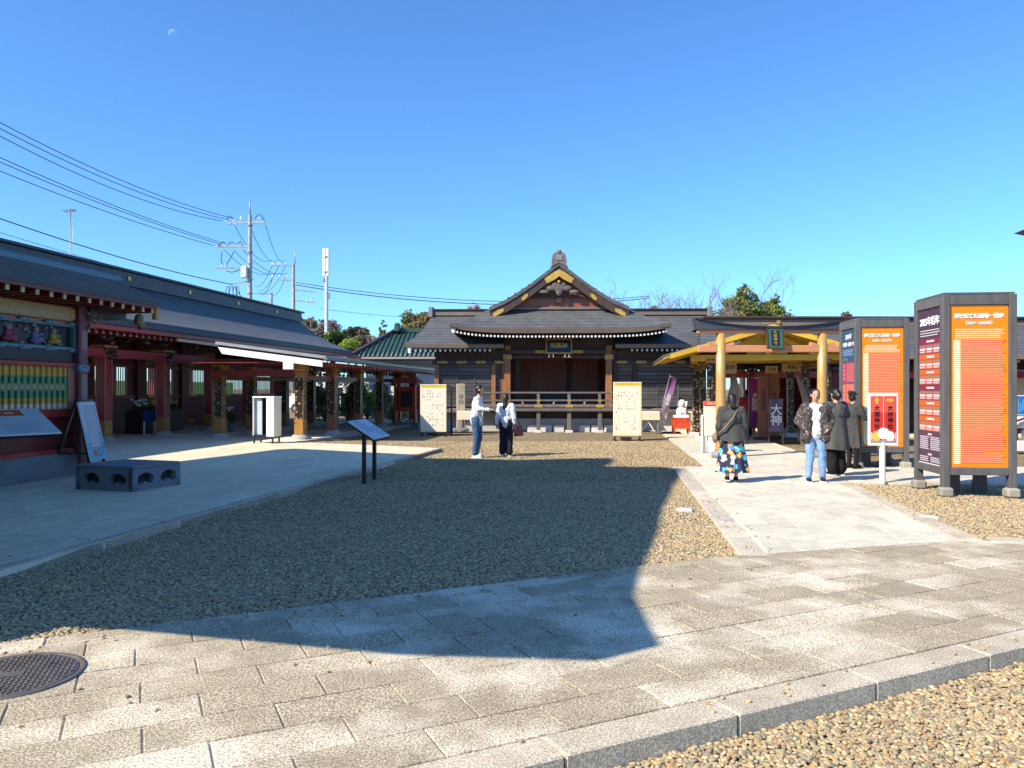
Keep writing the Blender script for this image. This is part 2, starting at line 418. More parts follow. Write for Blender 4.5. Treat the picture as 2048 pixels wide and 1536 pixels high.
def clip(poly, conv):
    out = poly
    for i in range(len(conv)):
        a, b = conv[i], conv[(i+1) % len(conv)]
        def side(q): return (b[0]-a[0])*(q[1]-a[1]) - (b[1]-a[1])*(q[0]-a[0])
        src, out = out, []
        for k in range(len(src)):
            P, Q = src[k], src[(k+1) % len(src)]
            sp, sq = side(P), side(Q)
            if sp >= 0: out.append(P)
            if (sp >= 0) != (sq >= 0):
                f = sp/(sp-sq); out.append((P[0]+(Q[0]-P[0])*f, P[1]+(Q[1]-P[1])*f))
        if len(out) < 3: return []
    return out
def area(p): return abs(sum(p[i][0]*p[(i+1)%len(p)][1]-p[(i+1)%len(p)][0]*p[i][1] for i in range(len(p))))/2
_slabs = {}
def slab_prism(poly, thick, chf=.0035):
    n = len(poly); cx = sum(p[0] for p in poly)/n; cy = sum(p[1] for p in poly)/n
    ins = []
    for x, y in poly:
        d = math.hypot(x-cx, y-cy) or 1; ins.append((x-(x-cx)/d*chf*1.5, y-(y-cy)/d*chf*1.5))
    b = B()
    V = [(x,y,-thick) for x,y in poly] + [(x,y,-chf) for x,y in poly] + [(x,y,0) for x,y in ins]
    b.add(V, [tuple(range(2*n,3*n))] + [(k*n+i, k*n+(i+1)%n, (k+1)*n+(i+1)%n, (k+1)*n+i) for k in (0,1) for i in range(n)])
    return b
def pave(parent, conv, org, ang, L, Wd, z, mat, thick=.06, gap=.008, bond=.5, limit=290, jit=.0025):
    """running-bond slabs clipped to a convex outline, each one an object of the path it belongs to"""
    ca, sa = math.cos(ang), math.sin(ang)
    loc = [((x-org[0])*ca+(y-org[1])*sa, -(x-org[0])*sa+(y-org[1])*ca) for x, y in conv]
    s0, s1 = min(p[0] for p in loc), max(p[0] for p in loc); t0, t1 = min(p[1] for p in loc), max(p[1] for p in loc)
    out = []
    for j in range(int(math.floor(t0/Wd)), int(math.ceil(t1/Wd))):
        off = (j*bond % 1.0)*L + rnd.uniform(-.05,.05)*L
        for i in range(int(math.floor((s0-off)/L)), int(math.ceil((s1-off)/L))+1):
            x0, y0 = i*L+off, j*Wd
            q = [(x0+gap/2,y0+gap/2),(x0+L-gap/2,y0+gap/2),(x0+L-gap/2,y0+Wd-gap/2),(x0+gap/2,y0+Wd-gap/2)]
            c = clip(q, loc)
            if c and area(c) > .004: out.append((c, (x0, y0), area(c) > .995*area(q)))
    def world(s, t_): return (org[0]+s*ca-t_*sa, org[1]+s*sa+t_*ca)
    out.sort(key=lambda e: math.hypot(*world(*e[1])) if world(*e[1])[1] > 2.2 else 99)
    rest = B()
    for k, (c, (x0, y0), whole) in enumerate(out):
        wx, wy = world(x0, y0)
        rel = [(x-x0, y-y0) for x, y in c]
        if k < limit:
            if whole:
                key = (L, Wd, mat.name)
                if key not in _slabs: _slabs[key] = slab_prism(rel, thick).mesh('slab', mat)
                me = _slabs[key]
            else: me = slab_prism(rel, thick).mesh('slab', mat)
            o = link('slab', me, parent, (wx, wy, z+rnd.uniform(-jit, jit)), (rnd.uniform(-.002,.002), rnd.uniform(-.002,.002), ang))
        else:
            rest.add([(*world(x, y), z) for x, y in c], [tuple(range(len(c)))])
    if rest.f: tag(rest.build('slab_field', mat, parent), kind='stuff')
def kerbs(parent, pts, wd, ht, ztop, mat, L=1.2, side=1):
    """kerb stones laid end to end along a line; side=+1 to the left of the line"""
    for a, b in zip(pts[:-1], pts[1:]):
        a, b = Vector((*a, 0)), Vector((*b, 0)); d = b-a; n = max(1, round(d.length/L)); d.normalize(); nn = Vector((-d.y, d.x, 0))*side
        step = (b-a)/n
        for i in range(n):
            c = a + step*(i+.5) + nn*wd/2
            B().box((0,0,0), (step.length-.008, wd, ht), ch=.008).build('kerb_stone', mat, parent, (c.x, c.y, ztop-ht/2+rnd.uniform(-.002,.002)), (0,0,math.atan2(d.y, d.x)))

# --- foreground path (runs to the right, 26 degrees) and the path to the torii
AA = R(25.8); dA = (math.cos(AA), math.sin(AA)); nA = (-math.sin(AA), math.cos(AA))
def PA(s, t_): return (dA[0]*s+nA[0]*t_, dA[1]*s+nA[1]*t_)
J1 = (2.2, 7.41); P5 = (5.0, 8.15)
polyA = [PA(-4.2,3.14), PA(9.5,3.14), (7.6,7.25), (5.32,7.92), P5, J1, PA(-4.2,5.50)]
pathA = sheet('paved_path', [PA(-4.4,2.93), PA(9.6,2.93), (7.8,7.25), (5.3,8.0), P5, J1, PA(-4.4,5.76)], -.012, MORTAR)
pave(pathA, polyA, PA(0, 3.14), AA, .606, .303, 0, SLAB_A)
kerbs(pathA, [PA(-4.2,2.92), PA(9.5,2.92)], .212, .16, 0, KERB_S, 1.0, 1)
kerbs(pathA, [PA(-4.2,5.505), PA(4.95,5.505)], .26, .12, .001, SLAB_A, .62, 1)
BA = math.atan2(15.88-7.41, 3.31-2.2)
B1, B2 = (3.31,15.88), (6.25,15.88)
pathB = sheet('paved_path', [J1, P5, B2, B1], -.014, MORTAR)
polyB = [(J1[0]+.32, J1[1]+.10), (P5[0]-.27, P5[1]), (B2[0]-.27, B2[1]), (B1[0]+.27, B1[1])]
pave(pathB, polyB, J1, BA, .606, .303, 0, SLAB_B)
kerbs(pathB, [J1, B1], .26, .12, .001, KERB_B, 1.0, -1)
kerbs(pathB, [P5, B2], .26, .12, .001, KERB_S, 1.0, 1)
kerbs(pathB, [(7.4,7.30), (5.06,8.12)], .25, .12, .001, KERB_S, 1.2, -1)
pathC = sheet('paved_path', [(4.0,15.89),(6.9,15.89),(8.4,27.5),(5.4,27.5)], -.02, MORTAR)
pave(pathC, [(4.0,15.89),(6.9,15.89),(8.4,27.5),(5.4,27.5)], (4,16), BA, .9, .45, -.004, SLAB_B)
pathD = sheet('paved_path', [(5.85,13.25),(13.5,12.6),(13.5,15.9),(6.26,15.85)], -.02, MORTAR)
pave(pathD, [(5.85,13.25),(13.5,12.6),(13.5,15.9),(6.26,15.85)], (6,13), R(-3), .9, .45, -.004, SLAB_B)

# --- the raised terrace in front of the corridor
K0, K1, K2, K3 = (-4.4,6.62), (-1.83,20.2), (-6.27,22.6), (-4.15,34.4)
Kb = (-6.45,-4.2)
ZT = .05
terr = B().ext([(x,y,-.15) for x,y in (Kb,K0,K1,K2,K3,(-3.9,39),(-34,43),(-34,-4.2))], (0,0,ZT+.15-.012)).build('terrace', MORTAR, fix=True)
tag(terr, kind='structure')
kerbs(terr, [Kb, K0, K1], .14, .18, ZT+.002, KERB_S, 1.25, 1)
kerbs(terr, [K1, K2], .14, .18, ZT+.002, KERB_S, 1.25, 1)
kerbs(terr, [K2, K3], .14, .18, ZT+.002, KERB_S, 1.25, 1)
inK = [(-6.8,0), (-4.56,6.62), (-1.98,20.03), (-6.36,22.4), (-13,23.5), (-17,8), (-15,0)]
pave(terr, [(-5.9,-.5+.3), (-4.56,6.62), (-1.98,20.03), (-6.40,22.43), (-12.4,25.7), (-17,12), (-14,0)], (-4.56,6.62), R(79), 1.21, .605, ZT, SLAB_P, .05, .006)
pave(terr, [(-6.44,22.46), (-4.3,34.3), (-21,37), (-21,20), (-12.4,25.7)], (-6.4,22.4), R(82), 1.21, .605, ZT, SLAB_P, .05, .006, limit=60)

# --- gravel beds
def inside(pts, poly):
    x, y = pts[:,0], pts[:,1]; r = np.zeros(len(pts), bool); n = len(poly)
    for i in range(n):
        x0, y0 = poly[i]; x1, y1 = poly[(i+1)%n]
        if y0 == y1: continue
        c = ((y0 > y) != (y1 > y)) & (x < (x1-x0)*(y-y0)/(y1-y0)+x0); r ^= c
    return r
npr = np.random.default_rng(3)
ng = bpy.data.node_groups.new('pebbles', 'GeometryNodeTree')
ng.interface.new_socket(name='Geometry', in_out='INPUT', socket_type='NodeSocketGeometry')
ng.interface.new_socket(name='Size', in_out='INPUT', socket_type='NodeSocketFloat')
ng.interface.new_socket(name='Geometry', in_out='OUTPUT', socket_type='NodeSocketGeometry')
gi = ng.nodes.new('NodeGroupInput'); go = ng.nodes.new('NodeGroupOutput')
ico = ng.nodes.new('GeometryNodeMeshIcoSphere'); ico.inputs['Radius'].default_value = 1.0; ico.inputs['Subdivisions'].default_value = 2
ssm = ng.nodes.new('GeometryNodeSetShadeSmooth'); stm = ng.nodes.new('GeometryNodeSetMaterial'); stm.inputs['Material'].default_value = PEBBLE
iop = ng.nodes.new('GeometryNodeInstanceOnPoints')
rs = ng.nodes.new('FunctionNodeRandomValue'); rs.data_type = 'FLOAT_VECTOR'
rs.inputs[0].default_value = (.55,.45,.28); rs.inputs[1].default_value = (1.15,.95,.62)
rr = ng.nodes.new('FunctionNodeRandomValue'); rr.data_type = 'FLOAT_VECTOR'
rr.inputs[0].default_value = (-.35,-.35,0); rr.inputs[1].default_value = (.35,.35,6.283)
ml = ng.nodes.new('ShaderNodeVectorMath'); ml.operation = 'SCALE'
L_ = ng.links.new
L_(ico.outputs['Mesh'], ssm.inputs[0]); L_(ssm.outputs[0], stm.inputs['Geometry']); L_(stm.outputs[0], iop.inputs['Instance'])
L_(gi.outputs['Geometry'], iop.inputs['Points'])
L_(rs.outputs[0], ml.inputs[0]); L_(gi.outputs['Size'], ml.inputs['Scale'])
L_(ml.outputs[0], iop.inputs['Scale']); L_(rr.outputs[0], iop.inputs['Rotation']); L_(iop.outputs[0], go.inputs['Geometry'])
def gravel(poly, z, label, zones, size=.024):
    """zones: (ymin, ymax, spacing) -> jittered lattice of pebbles"""
    P = []
    arr = np.array(poly)
    for y0, y1, sp in zones:
        xs = np.arange(arr[:,0].min(), arr[:,0].max(), sp); ys = np.arange(max(y0, arr[:,1].min()), min(y1, arr[:,1].max()), sp)
        if not len(xs) or not len(ys): continue
        gx, gy = np.meshgrid(xs, ys); q = np.stack([gx.ravel(), gy.ravel()], 1)
        q = q + npr.uniform(-.45*sp, .45*sp, q.shape)
        q = q[inside(q, poly)]
        q = q[(np.abs(q[:,0]) < .72*q[:,1]+1.2)]
        P.append(q)
    q = np.concatenate(P)
    zz = z + npr.uniform(-.009, .006, len(q)) + .012*np.sin(q[:,0]*2.1+1)*np.sin(q[:,1]*1.7)
    me = bpy.data.meshes.new('gravel'); me.vertices.add(len(q)); me.vertices.foreach_set('co', np.column_stack([q, zz]).ravel())
    me.materials.append(PEBBLE)
    o = link('gravel', me); tag(o, label, 'gravel', kind='stuff')
    md = o.modifiers.new('pebbles', 'NODES'); md.node_group = ng
    for it in ng.interface.items_tree:
        if it.name == 'Size': md[it.identifier] = size
    return o
court = [(-6.3,-4), PA(-4.4,5.77), J1, B1, (4.0,15.88), (5.4,27.5), (6.5,33.5), (-4.0,38), K3, K2, K1, K0]
sheet('gravel_bed', court, -.05, GRAVEL)
courtN = [(-4.9,4.2), PA(-4.2,5.77), J1, B1, (4.0,15.9), (5.0,24), (-6.2,24), K2, K1, K0]
gravel(courtN, -.038, 'mixed beige and grey pebbles filling the big courtyard bed between terrace and stage hall', [(3.5,9.5,.025),(9.5,13.5,.030),(13.5,25,.046)], .0208)
low = [PA(-4.4,2.92), PA(9.5,2.92), (12,6.3), (6,-2), (-3,-2)]
sheet('gravel_bed', [PA(-5,2.94), PA(9.7,2.94), (14,6), (10,-6), (-10,-6)], -.115, GRAVEL)
gravel([PA(.6,2.915), PA(6.5,2.915), (5,1.5), (0,2.2)], -.105, 'sunlit multicoloured pebbles below the granite kerb of the paved path', [(1.5,8,.0195)], .0178)
tri = [P5, (5.1,8.05), (7.5,7.28), (13,9), (13,12.6), (5.85,13.2)]
sheet('gravel_bed', [P5, (7.5,7.28), (13,7.0), (13,12.7), (5.87,13.3)], -.05, GRAVEL)
gravel(tri, -.04, 'sandy beige pebbles around the feet of the tall notice columns', [(7,13.5,.030)], .022)
sheet('gravel_bed', [(6.3,15.9),(24,15.9),(24,26),(8.3,26)], -.05, GRAVEL)

# stray stones kicked onto the paving
st = []
for a, b_, nn, wd in ((PA(-3.5,5.70), PA(4.6,5.66), 90, .35), ((2.3,7.5), (3.3,15.6), 70, -.30), ((5.0,8.3), (5.8,13), 60, .35), (PA(.5,2.96), PA(6,2.96), 26, .25), (PA(-2.5,3.6), PA(5.5,5.2), 40, .9), (K0, K1, 40, .4)):
    for k in range(nn):
        f = rnd.random(); x, y = a[0]+(b_[0]-a[0])*f, a[1]+(b_[1]-a[1])*f; L2_ = math.hypot(b_[0]-a[0], b_[1]-a[1]); o_ = abs(rnd.gauss(0,.4))*wd*(1 if b_ != K1 else 1)
        nx, ny = -(b_[1]-a[1])/L2_, (b_[0]-a[0])/L2_
        sg = -1 if a[1] == PA(-3.5,5.70)[1] else 1
        st.append((x+nx*o_*sg, y+ny*o_*sg, (ZT if a == K0 else 0)+.005))
me = bpy.data.meshes.new('gravel'); me.from_pydata(st, [], []); me.materials.append(PEBBLE); o = link('gravel', me)
tag(o, 'loose pebbles kicked up onto the edges of the paving', 'gravel', kind='stuff'); md = o.modifiers.new('pebbles', 'NODES'); md.node_group = ng
for it in ng.interface.items_tree:
    if it.name == 'Size': md[it.identifier] = .0165
# manhole cover
mh = thing('manhole_cover', (*G(22,1352)[:2], 0), R(20), 'round patterned iron manhole cover set into the granite paving', 'manhole cover')
IRON = M('worn_cast_iron', (.17,.145,.125), .5, .3, 8, 60, .2, metal=.45)
B().lathe([(.30,-.04),(.372,-.04),(.372,.006),(.362,.009),(.345,.009),(.340,.003),(.30,.003)], 56).build('frame_ring', IRON, mh)
B().lathe([(.0,-.03),(.334,-.03),(.334,.005),(.326,.008),(.0,.008)], 56).build('cover_plate', IRON, mh)
b = B()
for i in range(-11, 12):
    for j in range(-11, 12):
        x, y = i*.028, j*.028
        if math.hypot(x, y) < .315 and not (abs(x) < .075 and abs(y) < .045):
            b.box((x, y, .0105), (.021,.010,.006), rz=R(45 if (i+j) % 2 else -45))
tag(b.build('tread_pattern', IRON, mh), kind='stuff')
B().box((0,0,.011), (.13,.07,.006), ch=.002).build('name_plate', IRON, mh)
B().box((.20,.12,.010), (.05,.016,.005)).build('key_slot', BLACK, mh)
# small white marker slabs in the gravel
for i, (px, py, lab) in enumerate(((1369,1021,'small white marker slab lying in the gravel beside the big shadow'), (1856,1036,'small white marker slab lying in the gravel near the tall notice columns'))):
    g = G(px, py, -.02)
    tag(B().box((0,0,0), (.20,.17,.07), ch=.012).build('marker_slab', STONE_W, None, (g.x, g.y, -.028), (0,0,R(-8))), lab, 'marker', 'marker slabs in the gravel')
# ================================================================== STAGE HALL (frontal, middle of the court)
HB = (1.83, 30.0)
hall = thing('stage_hall', HB, R(-1.5), 'dark timber shrine stage hall with grey gabled roof and gilded fittings', 'shrine building')
def ridge_curve(n=10):      # gable line: x from the ridge, z
    P = [(0,6.40),(.55,5.98),(1.11,5.55),(1.6,5.22),(2.05,4.95),(2.7,4.66)]
    return P
# lower skirt roof with upturned corners
def zc(r): return 3.86 + .92*(r**1.25)
def skirt_front(i, j):
    s = -1+2*i; r = j
    hw = 4.12 + (2.72-4.12)*r
    lift = .22*abs(s)**5*(1-r)**1.5
    return Vector((s*hw, -1.3+1.5*r - .06*abs(s)**4*(1-r), zc(r)+lift))
def skirt_side(sg):
    def f(i, j):
        r = j; x = sg*(4.12+(2.72-4.12)*r); y0 = -1.3+1.5*r
        y = y0 + (7.0-y0)*i
        return Vector((x, y - .06*(1-r)*(1-i)**6, zc(r)+.22*(1-r)**1.5*(1-i)**6))
    return f
rf = B().grid(skirt_front, 28, 8).grid(skirt_side(1), 12, 8).grid(skirt_side(-1), 12, 8, flip=True).build('roof', ROOF, hall)
# thick eave edge
def edge(i, j):
    a = skirt_front(i, 0); return a + Vector((0, -.015+.05*j, -.17*j))
B().grid(edge, 28, 2).grid(lambda i,j: skirt_side(1)(i,0)+Vector((.015-.05*j,0,-.17*j)), 12, 2).grid(lambda i,j: skirt_side(-1)(i,0)+Vector((-.015+.05*j,0,-.17*j)), 12, 2).build('eave_edge', BROWN_F, rf)
def soff(i, j):
    a = skirt_front(i, 0); return a + Vector((-a.x*.18*j, .03+1.3*j, -.17-.07*j))
B().grid(soff, 28, 2).grid(lambda i,j: skirt_side(1)(i,0)+Vector((-.03-1.2*j,.1*j,-.17-.07*j)), 12, 2).grid(lambda i,j: skirt_side(-1)(i,0)+Vector((.03+1.2*j,.1*j,-.17-.07*j)), 12, 2).build('eave_soffit', WOOD_D, rf)
raf = B().box((0,.3,0), (.075,.62,.085)).mesh('rafter', WOOD_D)
tip = B().box((0,0,0), (.070,.02,.078), ch=.006).mesh('rafter_tip', WHITE)
for k in range(58):
    s = -1+2*(k+.5)/58; a = skirt_front((s+1)/2, 0)
    if abs(s) > .97: continue
    p_ = (a.x*.985, a.y+.12, a.z-.29)
    link('rafter', raf, rf, p_); link('rafter_tip', tip, rf, (p_[0], p_[1]-.018, p_[2]))
for sg in (-1, 1):       # hip rafters with white ends
    B().bar((sg*3.96,-1.16,3.86),(sg*2.5,.5,3.8),.15,.2).build('hip_rafter', WOOD_D, rf)
    B().box((0,0,0),(.17,.05,.25),rz=sg*R(45)).build('hip_rafter_tip', WHITE, rf, (sg*3.99,-1.19,3.855))
# gable roof proper
gc = ridge_curve()
for sg in (-1, 1):
    top = [(sg*x, 0, z+.10) for x, z in gc]; bot = [(sg*x, 0, z-.06) for x, z in reversed(gc)]
    B().ext([(x, -.22, z) for x, _, z in top+bot], (0, 7.2, 0)).build('gable_roof_slope', ROOF, rf, fix=True)
    # verge roll + barge board with gilt plates
    B().ext([(sg*x, -.34, z+.115) for x, z in gc] + [(sg*x, -.34, z-.04) for x, z in reversed(gc)], (0,.12,0)).build('verge_edge', ROOF, rf, fix=True)
    bb = [(sg*x, -.30, z-.04) for x, z in gc] + [(sg*x*.985, -.30, z-.36) for x, z in reversed(gc)]
    barge = B().ext(bb, (0,.07,0)).build('barge_board', WOOD_D, rf, fix=True)
    def along(f):
        q = f*(len(gc)-1); i = min(int(q), len(gc)-2); r = q-i
        return gc[i][0]+(gc[i+1][0]-gc[i][0])*r, gc[i][1]+(gc[i+1][1]-gc[i][1])*r
    for f0, f1, nm in ((.44,.54,'gilt_plate'),(.83,.96,'gilt_plate')):
        x0, z0 = along(f0); x1, z1 = along(f1); xm, zm = along((f0+f1)/2)
        B().ext([(sg*x0,-.315,z0-.19),(sg*xm,-.315,zm-.15),(sg*x1,-.315,z1-.20),(sg*x1*.99,-.315,z1-.31),(sg*xm,-.315,zm-.35),(sg*x0,-.315,z0-.30)], (0,.03,0)).build(nm, GOLD, barge, fix=True)
    # chevron gilt at the peak
    x1, z1 = along(.17)
    B().ext([(0,-.32,6.22),(sg*.2,-.32,6.12),(sg*(x1+.1),-.32,z1-.18),(sg*x1,-.32,z1-.36),(sg*.17,-.32,5.83),(0,-.32,5.96)], (0,.03,0)).build('gilt_chevron', GOLD, rf, fix=True)
# ridge with end ornament
part('ridge_cap', BROWN_F, rf, -.2, .2, -.2, 7, 6.36, 6.66, .03)
orn = B().ext([(x,-.36,z) for x,z in ((-.34,6.30),(-.27,6.42),(-.30,6.52),(-.25,6.78),(-.20,6.80),(-.20,6.86),(-.10,6.86),(-.08,6.97),(.08,6.97),(.10,6.86),(.20,6.86),(.20,6.80),(.25,6.78),(.30,6.52),(.27,6.42),(.34,6.30),(0,6.48))], (0,.2,0)).build('ridge_ornament', BROWN_F, rf, fix=True)
B().box((0,-.37,6.66),(.26,.03,.2),ch=.01).build('ornament_relief', STONE_D, orn)
B().ell((0,-.37,6.9),(.07,.03,.06)).build('ornament_knob', BROWN_F, orn)
# pendant carving and gable boards
b = B()
for x, z, rx, rz_ in ((0,5.52,.24,.18),(-.3,5.50,.2,.11),(.3,5.50,.2,.11),(-.58,5.36,.2,.08),(.58,5.36,.2,.08),(0,5.36,.13,.16),(-.16,5.62,.12,.1),(.16,5.62,.12,.1)):
    b.ell((x,-.24,z),(rx,.05,rz_), 14, 7)
b.build('gable_pendant', WOOD_G, rf)
B().ell((0,-.3,5.74),(.06,.04,.06)).build('pendant_boss', GOLD, rf)
for k in range(9):
    z = 4.72+k*.165; hw = max(.25, 2.55-(z-4.72)*1.62)
    part('gable_board', WOOD_R, rf, -hw, hw, .06+.004*(k % 2), .12, z, z+.158)
part('gable_beam', WOOD_D, rf, -1.45, 1.45, -.06, .06, 5.16, 5.27)
part('gable_strut', WOOD_D, rf, -.09, .09, -.07, .05, 4.95, 5.5)
part('skirt_ridge_board', BROWN_F, rf, -2.7, 2.7, -.02, .2, 4.70, 4.80, .01)

# body: posts, beams, frieze
def col(x, y, z0, z1, wd, mat, parent=hall, name='post'): return part(name, mat, parent, x-wd/2, x+wd/2, y-wd/2, y+wd/2, z0, z1, .012)
STG = .84
for x in (-2.0, 1.93):
    p_ = col(x, -.1, STG-.05, 3.3, .24, WOOD_O)
    part('bracket_plate', GOLD_D, p_, -.17, .17, -.145, -.125, .70, .88)
    col(x, 3.2, STG, 3.3, .24, WOOD_D)
col(-1.62, .35, STG, 3.1, .14, WOOD_D); col(-1.9, 1.4, STG, 3.1, .16, WOOD_D)
beam = part('lintel_beam', WOOD_D, hall, -2.25, 2.2, -.22, .0, 2.95, 3.13, .01)
for x, wd in ((-.72,.42),(.72,.42)): part('gilt_fitting', GOLD_D, beam, x-wd/2-.0+.025, x+wd/2+.025, -.13, -.112, -.055, .065, .008)
part('lintel_beam', WOOD_D, hall, -1.9, 1.85, -.13, -.03, 2.78, 2.90)
part('gilt_fitting', GOLD_D, hall, .13, .50, -.15, -.132, 2.80, 2.89, .008)
fz = part('frieze_wall', WOOD_D, hall, -2.2, 2.15, -.02, .06, 3.12, 3.75)
for k in range(18):
    x = -2.15 + k*.25; part('frieze_batten', WOOD_D, fz, x-.02, x+.02, -.075, -.045, -.3, .3)
# interior
for k in range(20):
    x0 = -1.95 + k*.195
    part('back_wall_board', WOOD_R, hall, x0, x0+.191, 3.24+.006*(k % 2), 3.3, STG, 3.3)
part('side_wall', WOOD_R, hall, -2.05, -1.98, .1, 3.2, STG, 3.3); part('side_wall', WOOD_R, hall, 1.95, 2.02, .1, 3.2, STG, 3.3)
part('back_wall', WOOD_D, hall, -2.6, 2.6, 3.32, 3.4, .2, 4.2); part('side_return', WOOD_D, hall, -2.3, -2.06, .05, 3.3, .3, 3.3); part('side_return', WOOD_D, hall, 2.03, 2.3, .05, 3.3, .3, 3.3)
part('ceiling', WOOD_D, hall, -2.1, 2.1, 0, 3.3, 3.3, 3.36); col(.55, 3.1, STG, 3.3, .16, WOOD_D)
part('stage_floor', WOOD_R, hall, -2.1, 2.1, -.05, 3.3, STG-.08, STG)
part('stage_chest', BLACK, hall, -.6, .9, 2.6, 3.0, STG, STG+.55, .02)
col(-1.15, 2.3, STG, STG+1.5, .05, BLACK, name='microphone_stand')
# plaque
pl = part('name_plaque', DKNAVY, hall, -.47, .43, -.62, -.56, 2.98, 3.50); pl.rotation_euler = (R(-14), 0, 0)
for dx, dz, sx, sz in ((0,.28,1.0,.06),(0,-.28,1.0,.06),(-.48,0,.06,.56),(.48,0,.06,.56)):
    B().box((0,0,0),(sx,.05,sz),ch=.012).build('plaque_frame', GOLD_D, pl, (dx,-.03,dz))
for i, dx in enumerate((-.46,-.23,0,.23,.46)):
    for dz in (-.30,.30): B().ell((0,0,0),(.09,.03,.035),10,6).build('frame_scroll', GOLD_D, pl, (dx,-.03,dz))
letters(pl, '殿楽神', .22, GOLD, (0,-.034,0), bold=.004)
for sx in (-.3,.3): B().bar((sx-.05,-.05,-.30),(sx-.09,-.05,-.46),.03,.015).bar((sx+.05,-.05,-.30),(sx+.09,-.05,-.46),.03,.015).build('paper_streamer', WHITE, pl)

# veranda, railing, base
part('veranda_floor', WOOD_G, hall, -3.1, 2.7, -.95, -.05, STG-.10, STG-.02, .01)
part('veranda_edge', WOOD_G, hall, -3.12, 2.72, -1.0, -.955, STG-.07, STG+.03)
rl = part('railing_sill', WOOD_G, hall, -3.0, 2.6, -.92, -.80, STG+.06, STG+.18, .01)
part('railing_rail', WOOD_G, hall, -3.05, 2.62, -.89, -.81, 1.13, 1.20, .01)
part('railing_rail', STONE_W and WOOD_G, hall, -3.2, 2.7, -.90, -.80, 1.42, 1.49, .02)
for i, x in enumerate((-2.95,-2.0,-.80,.36,1.52,2.5)):
    p_ = part('railing_post', WOOD_G, hall, x-.055, x+.055, -.91, -.79, STG-.02, 1.36, .01)
    B().ell((0,0,.0),(.075,.075,.05),12,6).build('post_cap', WOOD_G, p_, (0,0,.28))
    if 0 < i < 5:
        part('gilt_plate', GOLD, p_, -.15, .15, -.08, -.062, -.19, -.09, .006)
        part('gilt_plate', GOLD, p_, -.08, .08, -.066, -.050, .04, .10, .004)
for x in (-1.4,-.22,.94,2.05):
    p_ = part('railing_strut', WOOD_G, hall, x-.04, x+.04, -.885, -.815, STG+.18, 1.13)
    B().ell((0,-.05,-.02),(.028,.02,.035),10,6).build('strut_knob', GOLD, p_)
for x in (-2.0,-.80,.36,1.52,2.55):
    part('veranda_support', WOOD_G, hall, x-.075, x+.075, -.93, -.78, .02, STG-.1, .012)
    part('support_stone', STONE_W, hall, x-.14, x+.14, -.99, -.72, -.08, .04, .02)
part('underfloor_panel', DKNAVY, hall, -2.2, 2.6, -.12, -.08, .42, STG-.12)
for k in range(44):
    x = -2.15 + k*.108; part('underfloor_slat', WOOD_D, hall, x-.018, x+.018, -.17, -.125, .45, STG-.12)
part('base_wall', CONC, hall, -2.3, 2.65, -.35, -.2, .0, .46)
for k in range(10):
    x = -2.2 + k*.49; 
    if k % 2 == 0 or k in (3,7): part('foundation_stone', STONE_W, hall, x, x+.43, -.55, -.36, -.08, .22, .02)

